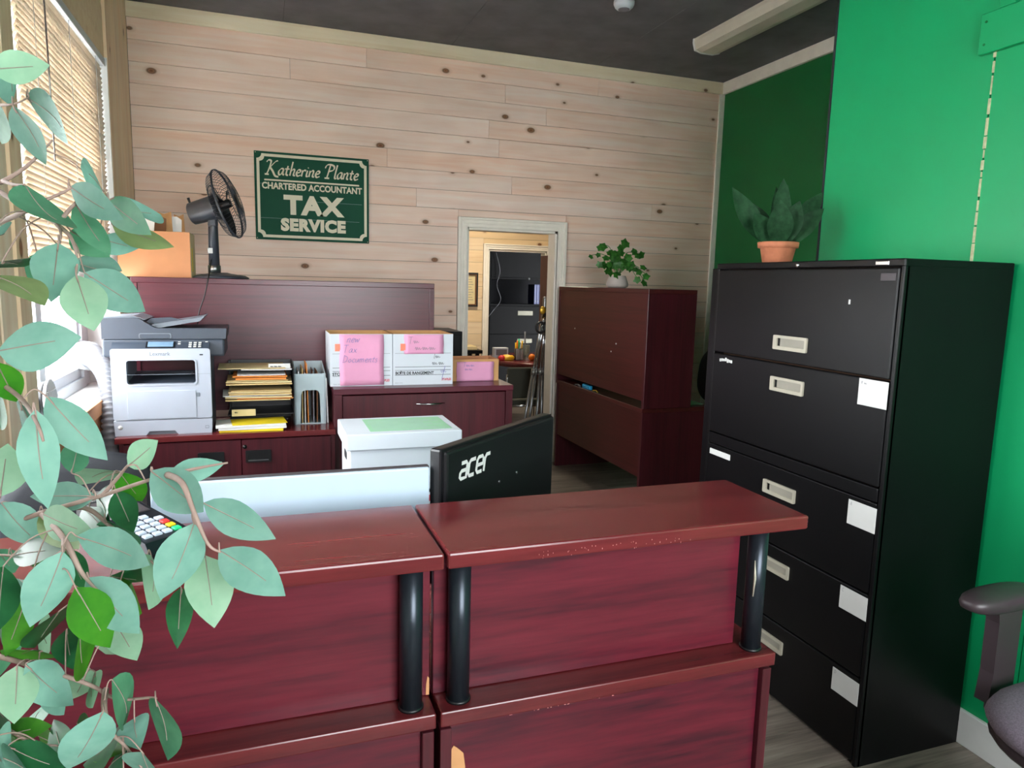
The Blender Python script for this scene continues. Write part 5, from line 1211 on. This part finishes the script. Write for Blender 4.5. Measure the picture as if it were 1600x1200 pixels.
# ================================================================== LEAFY TREE IN THE FOREGROUND
LEAVES=[[-0.2558,0.8909,1.7324,-0.2103,0.923,1.75,0.0335,-0.14,'p'],
[-0.2304,0.8604,1.6929,-0.2095,0.8788,1.6398,0.032,-1.1,'m'],
[-0.2465,0.9735,1.7248,-0.1937,0.9035,1.6685,0.032,-1.1,'m'],
[-0.2643,0.9662,1.7665,-0.2692,1.0006,1.7193,0.032,1.1,'m'],
[-0.2797,0.9825,1.7247,-0.2889,1.0271,1.6793,0.032,-1.1,'g'],
[-0.2135,0.8153,1.6126,-0.1598,0.749,1.5694,0.032,1.1,'g'],
[-0.1766,0.8228,1.6135,-0.1213,0.7595,1.5801,0.0283,-0.36,'m'],
[-0.1625,0.8985,1.6198,-0.1736,0.8569,1.6375,0.032,-1.1,'m'],
[-0.1771,0.8417,1.5992,-0.1381,0.7825,1.5478,0.0241,0.46,'g'],
[-0.151,0.8578,1.6056,-0.1023,0.7915,1.5686,0.0313,-0.21,'g'],
[-0.1475,0.8551,1.5813,-0.0907,0.8697,1.5603,0.032,-1.1,'y'],
[-0.1375,0.892,1.5995,-0.1098,0.9304,1.5993,0.032,1.1,'m'],
[-0.1826,0.8395,1.5721,-0.1543,0.8739,1.5471,0.0321,-0.09,'g'],
[-0.1638,0.8749,1.5671,-0.1313,0.9104,1.5589,0.0268,-0.43,'m'],
[-0.1728,0.7479,1.5557,-0.1928,0.7949,1.5011,0.0394,0.09,'m'],
[-0.215,0.8474,1.5488,-0.2251,0.8918,1.5002,0.0254,-0.16,'g'],
[-0.1583,0.7385,1.5276,-0.1544,0.7773,1.4746,0.0394,-0.02,'p'],
[-0.1707,0.8316,1.53,-0.1132,0.8056,1.4922,0.0404,-0.03,'m'],
[-0.1927,0.8835,1.542,-0.1494,0.9107,1.5325,0.032,-1.1,'m'],
[-0.2344,0.8099,1.539,-0.2292,0.8556,1.5344,0.0307,-1.1,'d'],
[-0.2142,0.7151,1.526,-0.1871,0.7497,1.4992,0.032,-1.1,'y'],
[-0.2448,0.8174,1.5642,-0.2456,0.8669,1.5708,0.0196,-1.1,'m'],
[-0.2064,0.6843,1.4644,-0.1412,0.6633,1.4775,0.0399,0.43,'m'],
[-0.2139,0.704,1.4533,-0.2133,0.7458,1.4123,0.0258,0.01,'b'],
[-0.1785,0.7024,1.4229,-0.1335,0.6952,1.3657,0.0337,0.28,'m'],
[-0.1721,0.6444,1.4217,-0.1644,0.6299,1.3442,0.0294,0.28,'m'],
[-0.2084,0.7387,1.4121,-0.2173,0.7809,1.3514,0.032,-1.1,'m'],
[-0.227,0.7478,1.4288,-0.2412,0.7933,1.3777,0.0211,-1.1,'g'],
[-0.2063,0.6639,1.3473,-0.2149,0.7201,1.3795,0.0348,0.05,'p'],
[-0.1872,0.8043,1.3286,-0.1902,0.8575,1.3544,0.0268,-0.19,'g'],
[-0.1256,0.7426,1.3478,-0.1044,0.7855,1.3623,0.0266,-0.35,'p'],
[-0.1451,0.8103,1.3249,-0.1313,0.8471,1.2814,0.0303,-0.34,'b'],
[-0.151,0.8537,1.3145,-0.2064,0.9171,1.2853,0.032,1.1,'p'],
[-0.1453,0.7869,1.311,-0.1372,0.8236,1.2541,0.0281,0.09,'d'],
[-0.1659,0.7973,1.3048,-0.2406,0.8616,1.2908,0.0308,0.15,'m'],
[-0.2664,0.8596,1.2871,-0.2314,0.863,1.2334,0.0358,-0.47,'m'],
[-0.2166,0.8135,1.2851,-0.155,0.7429,1.2809,0.0317,-0.37,'p'],
[-0.231,0.8543,1.2731,-0.1804,0.7853,1.2542,0.0306,0.13,'y'],
[-0.1723,0.7439,1.2817,-0.1034,0.6903,1.2665,0.0358,-0.33,'m'],
[-0.2609,0.8631,1.2263,-0.1976,0.7964,1.2519,0.0281,0.34,'d'],
[-0.1763,0.7101,1.2796,-0.2058,0.7102,1.2113,0.0382,0.42,'m'],
[-0.2425,0.7741,1.2475,-0.2317,0.7163,1.209,0.0311,0.48,'d'],
[-0.1668,0.7046,1.2466,-0.1459,0.7236,1.1751,0.0394,0.19,'b'],
[-0.1728,0.7356,1.1907,-0.1816,0.7766,1.1223,0.032,1.1,'b'],
[-0.1697,0.7581,1.2338,-0.1171,0.7047,1.1946,0.0406,-0.12,'m'],
[-0.1584,0.8163,1.1559,-0.1291,0.7556,1.1419,0.0348,0.13,'p'],
[-0.2282,0.7827,1.2092,-0.2631,0.8246,1.1307,0.0287,-0.32,'b'],
[-0.2021,0.7886,1.1895,-0.2411,0.8414,1.1285,0.032,1.1,'d'],
[-0.1958,0.7837,1.1716,-0.2026,0.8244,1.1063,0.0308,0.19,'d'],
[-0.2257,0.8106,1.1379,-0.2718,0.8698,1.1033,0.032,1.1,'b'],
[-0.2294,0.7707,1.1461,-0.1974,0.7968,1.0805,0.0378,0.27,'m'],
[-0.2302,0.8078,1.1088,-0.2184,0.8422,1.0452,0.0261,0.46,'m'],
[-0.2388,0.7783,1.1421,-0.2275,0.7218,1.1133,0.0382,0.08,'p'],
[-0.1899,0.8351,1.1005,-0.2193,0.8845,1.0391,0.0275,0.27,'p'],
[-0.1834,0.8321,1.0958,-0.1978,0.8754,1.0293,0.0192,1.1,'p'],
[-0.2686,0.7982,1.0978,-0.2691,0.8389,1.0466,0.032,1.1,'d'],
[-0.28,0.8386,1.0302,-0.212,0.7762,1.0733,0.0281,0.37,'b'],
[-0.2114,0.8076,1.0098,-0.2351,0.8668,1.0275,0.0254,0.46,'d'],
[-0.1502,0.7009,1.1237,-0.1925,0.7424,1.0445,0.0406,0.48,'m'],
[-0.244,0.7528,1.0731,-0.1956,0.7582,1.0332,0.0279,0.44,'d'],
[-0.2435,0.7257,1.1017,-0.2496,0.7664,1.038,0.032,1.1,'m'],
[-0.1535,0.7612,1.122,-0.1513,0.7972,1.0462,0.032,1.1,'g'],
[-0.1367,0.7691,1.0716,-0.1398,0.8089,1.0087,0.033,0.27,'m'],
[-0.1129,0.7477,1.1017,-0.108,0.7732,1.0143,0.032,-1.1,'g'],
[-0.1264,0.7408,1.0501,-0.122,0.7785,0.991,0.032,-1.1,'m'],
[-0.1529,0.7951,1.0449,-0.2041,0.8457,0.9791,0.032,-1.1,'d'],
[-0.1627,0.8584,0.9993,-0.1851,0.8178,0.9969,0.0319,-1.1,'b'],
[-0.1046,0.7325,1.3441,-0.0556,0.6779,1.3168,0.0406,-0.02,'m'],
[-0.09,0.7287,1.339,-0.0407,0.7598,1.3407,0.0241,-0.03,'m'],
[-0.0567,0.6953,1.32,0.0062,0.6684,1.2885,0.0323,-0.43,'m'],
[-0.0442,0.6844,1.2766,0.0134,0.6579,1.2361,0.0394,0.4,'m'],
[-0.0656,0.6956,1.3008,-0.0966,0.6958,1.2297,0.0406,0.45,'m'],
[-0.0629,0.7633,1.2432,-0.0535,0.7244,1.1814,0.0469,0.19,'p'],
[-0.1202,0.814,1.2299,-0.1169,0.759,1.193,0.032,1.1,'p'],
[-0.0917,0.8097,1.1919,-0.099,0.8155,1.1183,0.0282,0.01,'d'],
[-0.1614,0.82,1.2091,-0.132,0.8543,1.1853,0.0311,-1.1,'d'],
[-0.1511,0.8156,1.204,-0.1377,0.8508,1.1493,0.032,1.1,'b'],
[-0.2028,0.9119,1.2597,-0.1639,0.8476,1.2438,0.0275,0.1,'d'],
[-0.1885,0.909,1.274,-0.1702,0.8522,1.2597,0.032,-1.1,'d'],
[-0.1688,0.8519,1.2611,-0.1471,0.8851,1.2125,0.032,-1.1,'g'],
[-0.2101,0.8616,1.2287,-0.2002,0.8963,1.1625,0.0246,0.04,'d'],
[-0.2831,0.8871,1.2268,-0.2798,0.9275,1.1826,0.0304,-0.12,'g'],
[-0.2951,0.9922,1.1494,-0.2577,0.9304,1.1469,0.032,1.1,'m'],
[-0.2962,0.8924,1.089,-0.28,0.9346,1.0876,0.032,-1.1,'g'],
[-0.2672,0.8898,0.9984,-0.2626,0.9379,1.0082,0.032,1.1,'g'],
[-0.2145,0.8736,1.0144,-0.205,0.9091,0.9518,0.032,1.1,'d'],
[-0.1516,0.8079,1.0096,-0.1857,0.859,0.9494,0.032,-1.1,'g'],
[-0.2454,0.9099,1.1819,-0.2764,0.9719,1.2008,0.032,-1.1,'b'],
[-0.2583,0.8916,0.9954,-0.2181,0.8308,1.0058,0.032,-1.1,'b'],
[-0.2306,0.6987,1.0949,-0.2211,0.7362,1.0465,0.032,1.1,'m'],
[-0.3079,0.9501,1.1245,-0.2684,0.8864,1.1147,0.032,-1.1,'d'],
[-0.2599,0.9266,1.1169,-0.2611,0.9668,1.0611,0.032,1.1,'p'],
[-0.1959,0.9014,1.0998,-0.1956,0.9434,1.0596,0.032,-1.1,'p']]
TWIGS=[[[-0.3899,0.946,1.2069],[-0.2929,0.8958,1.2438],[-0.23,0.8463,1.2756],[-0.1588,0.7936,1.3061],[-0.1032,0.7355,1.3356],[-0.0681,0.7247,1.3456],[-0.0359,0.7247,1.3499]],
[[-0.4058,1.0561,1.5445],[-0.2777,0.9192,1.5758],[-0.2195,0.8363,1.5888],[-0.2044,0.8213,1.5957],[-0.1806,0.8146,1.6074],[-0.1734,0.8129,1.6125]],
[[-0.4094,1.0751,1.5909],[-0.2767,0.9253,1.6187],[-0.2534,0.8963,1.6227],[-0.2342,0.8913,1.6352],[-0.218,0.8879,1.6502],[-0.2065,0.8973,1.6683]],
[[-0.2534,0.8963,1.6227],[-0.2308,0.8442,1.6148],[-0.2095,0.804,1.6109]],
[[-0.2767,0.9253,1.6187],[-0.2569,0.8958,1.6114],[-0.2226,0.8487,1.5928],[-0.1818,0.7886,1.5738],[-0.1778,0.7737,1.5555]],
[[-0.1818,0.7886,1.5738],[-0.1732,0.7947,1.5638],[-0.1653,0.7785,1.5455],[-0.1639,0.7644,1.5263]],
[[-0.1818,0.7886,1.5738],[-0.1727,0.8211,1.5975],[-0.1556,0.8268,1.6041],[-0.1456,0.8338,1.6035]],
[[-0.3839,0.9817,1.4577],[-0.2443,0.7793,1.4368],[-0.2227,0.7387,1.4317],[-0.1945,0.6951,1.4218],[-0.1664,0.6251,1.4139],[-0.1606,0.6158,1.4016]],
[[-0.3846,0.9776,1.429],[-0.2397,0.7379,1.4577],[-0.2054,0.684,1.4644]],
[[-0.2261,0.8449,1.2757],[-0.1858,0.7558,1.2762],[-0.1695,0.7356,1.2515],[-0.1636,0.7417,1.2354],[-0.1516,0.7453,1.216]],
[[-0.3921,0.9327,1.1138],[-0.2885,0.8544,1.1218],[-0.2307,0.8123,1.1199],[-0.1806,0.7921,1.1033],[-0.1564,0.7913,1.0835],[-0.1208,0.7692,1.0916],[-0.1145,0.7668,1.0905]],
[[-0.166,0.7911,1.0955],[-0.1576,0.7409,1.1017],[-0.1553,0.7563,1.0671],[-0.1473,0.771,1.0413],[-0.1308,0.7617,1.0185]],
[[-0.1575,0.7929,1.0915],[-0.153,0.7872,1.0648],[-0.1531,0.793,1.0314],[-0.1533,0.7879,0.9974]],
[[-0.3939,0.9225,1.0421],[-0.2902,0.8444,1.0517],[-0.2737,0.8281,1.0529],[-0.2324,0.7817,1.0554],[-0.2079,0.7727,1.0528]],
[[-0.0896,0.7262,1.3409],[-0.0732,0.6884,1.3422],[-0.0634,0.676,1.3181],[-0.0528,0.6781,1.286],[-0.0422,0.6783,1.2768]],
[[-0.1588,0.7936,1.3061],[-0.141,0.7799,1.328],[-0.1298,0.7674,1.3424],[-0.1188,0.765,1.3521]],
[[-0.23,0.8463,1.2756],[-0.1924,0.8648,1.2736],[-0.1662,0.8528,1.2554],[-0.1365,0.8185,1.2393],[-0.1128,0.797,1.2236]],
[[-0.0653,0.6971,1.3115],[-0.065,0.6956,1.3026],[-0.0601,0.7222,1.277],[-0.0619,0.7504,1.2467]],
[[-0.4146,1.126,1.7736],[-0.3076,0.9769,1.7461],[-0.2627,0.917,1.7384]],
[[-0.4163,1.1158,1.7027],[-0.2819,0.962,1.7077],[-0.2421,0.9043,1.7025],[-0.2353,0.9363,1.7175]],
[[-0.1858,0.7558,1.2762],[-0.1791,0.721,1.2746],[-0.1813,0.7145,1.2614]],
[[-0.3977,0.9811,1.2796],[-0.2583,0.7668,1.3212],[-0.2179,0.7013,1.337]],
[[-0.3999,0.9686,1.1915],[-0.2935,0.8922,1.2186],[-0.2566,0.849,1.2313]]]

tree = thing('artificial_tree', 'leafy green artificial tree reaching in from the left foreground', 'plant', (-.43, .93, 0))
MB().lathe([(.105, 0), (.11, .005), (.135, .24), (.145, .245), (.145, .27), (.130, .27), (.125, .235), (.001, .235)], (-.43, .93, 0), 28).build('pot', 'terracotta', tree)
MB().tube(spline([(-.43, .93, .22), (-.43, .94, .6), (-.418, .98, 1.01), (-.409, 1.034, 1.39), (-.40, 1.085, 1.77), (-.41, 1.09, 2.05)], 6), .011, 10).build('trunk', 'bark', tree)
for tw in TWIGS:
    pts = spline(tw, 5); n = len(pts)
    r0 = .0034 if len(tw) > 4 else .0024
    MB().tube(pts, [r0*(1-.72*i/(n-1)) for i in range(n)], 7).build('branch', 'bark', tree)
ALLTW = [p for tw in TWIGS for p in spline(tw, 6)]
CAMP = Vector((0, 0, 1.53))
rg = random.Random(9)
for lf_ in LEAVES:
    b, t = Vector(lf_[0:3]), Vector(lf_[3:6]); wd, tl, kd = lf_[6:9]
    view = (CAMP-(b+t)/2).normalized()
    strap(tree, 'leaf', None, b, t, wd/max(.6, math.cos(tl)), rg.uniform(-.08, .08), up=view, twist=tl, fold=rg.uniform(-.22, .22), mats=['leaf_'+kd, 'rib'], rib=True, n=10, peak=.42)
    q = min(ALLTW, key=lambda p: (p-b).length)
    if .004 < (q-b).length < .075:
        mid = q.lerp(b, .5)+Vector((0, 0, .008))
        MB().tube(spline([q, mid, b, b.lerp(t, .12)], 4), .00075, 5).build('petiole', 'bark', tree)
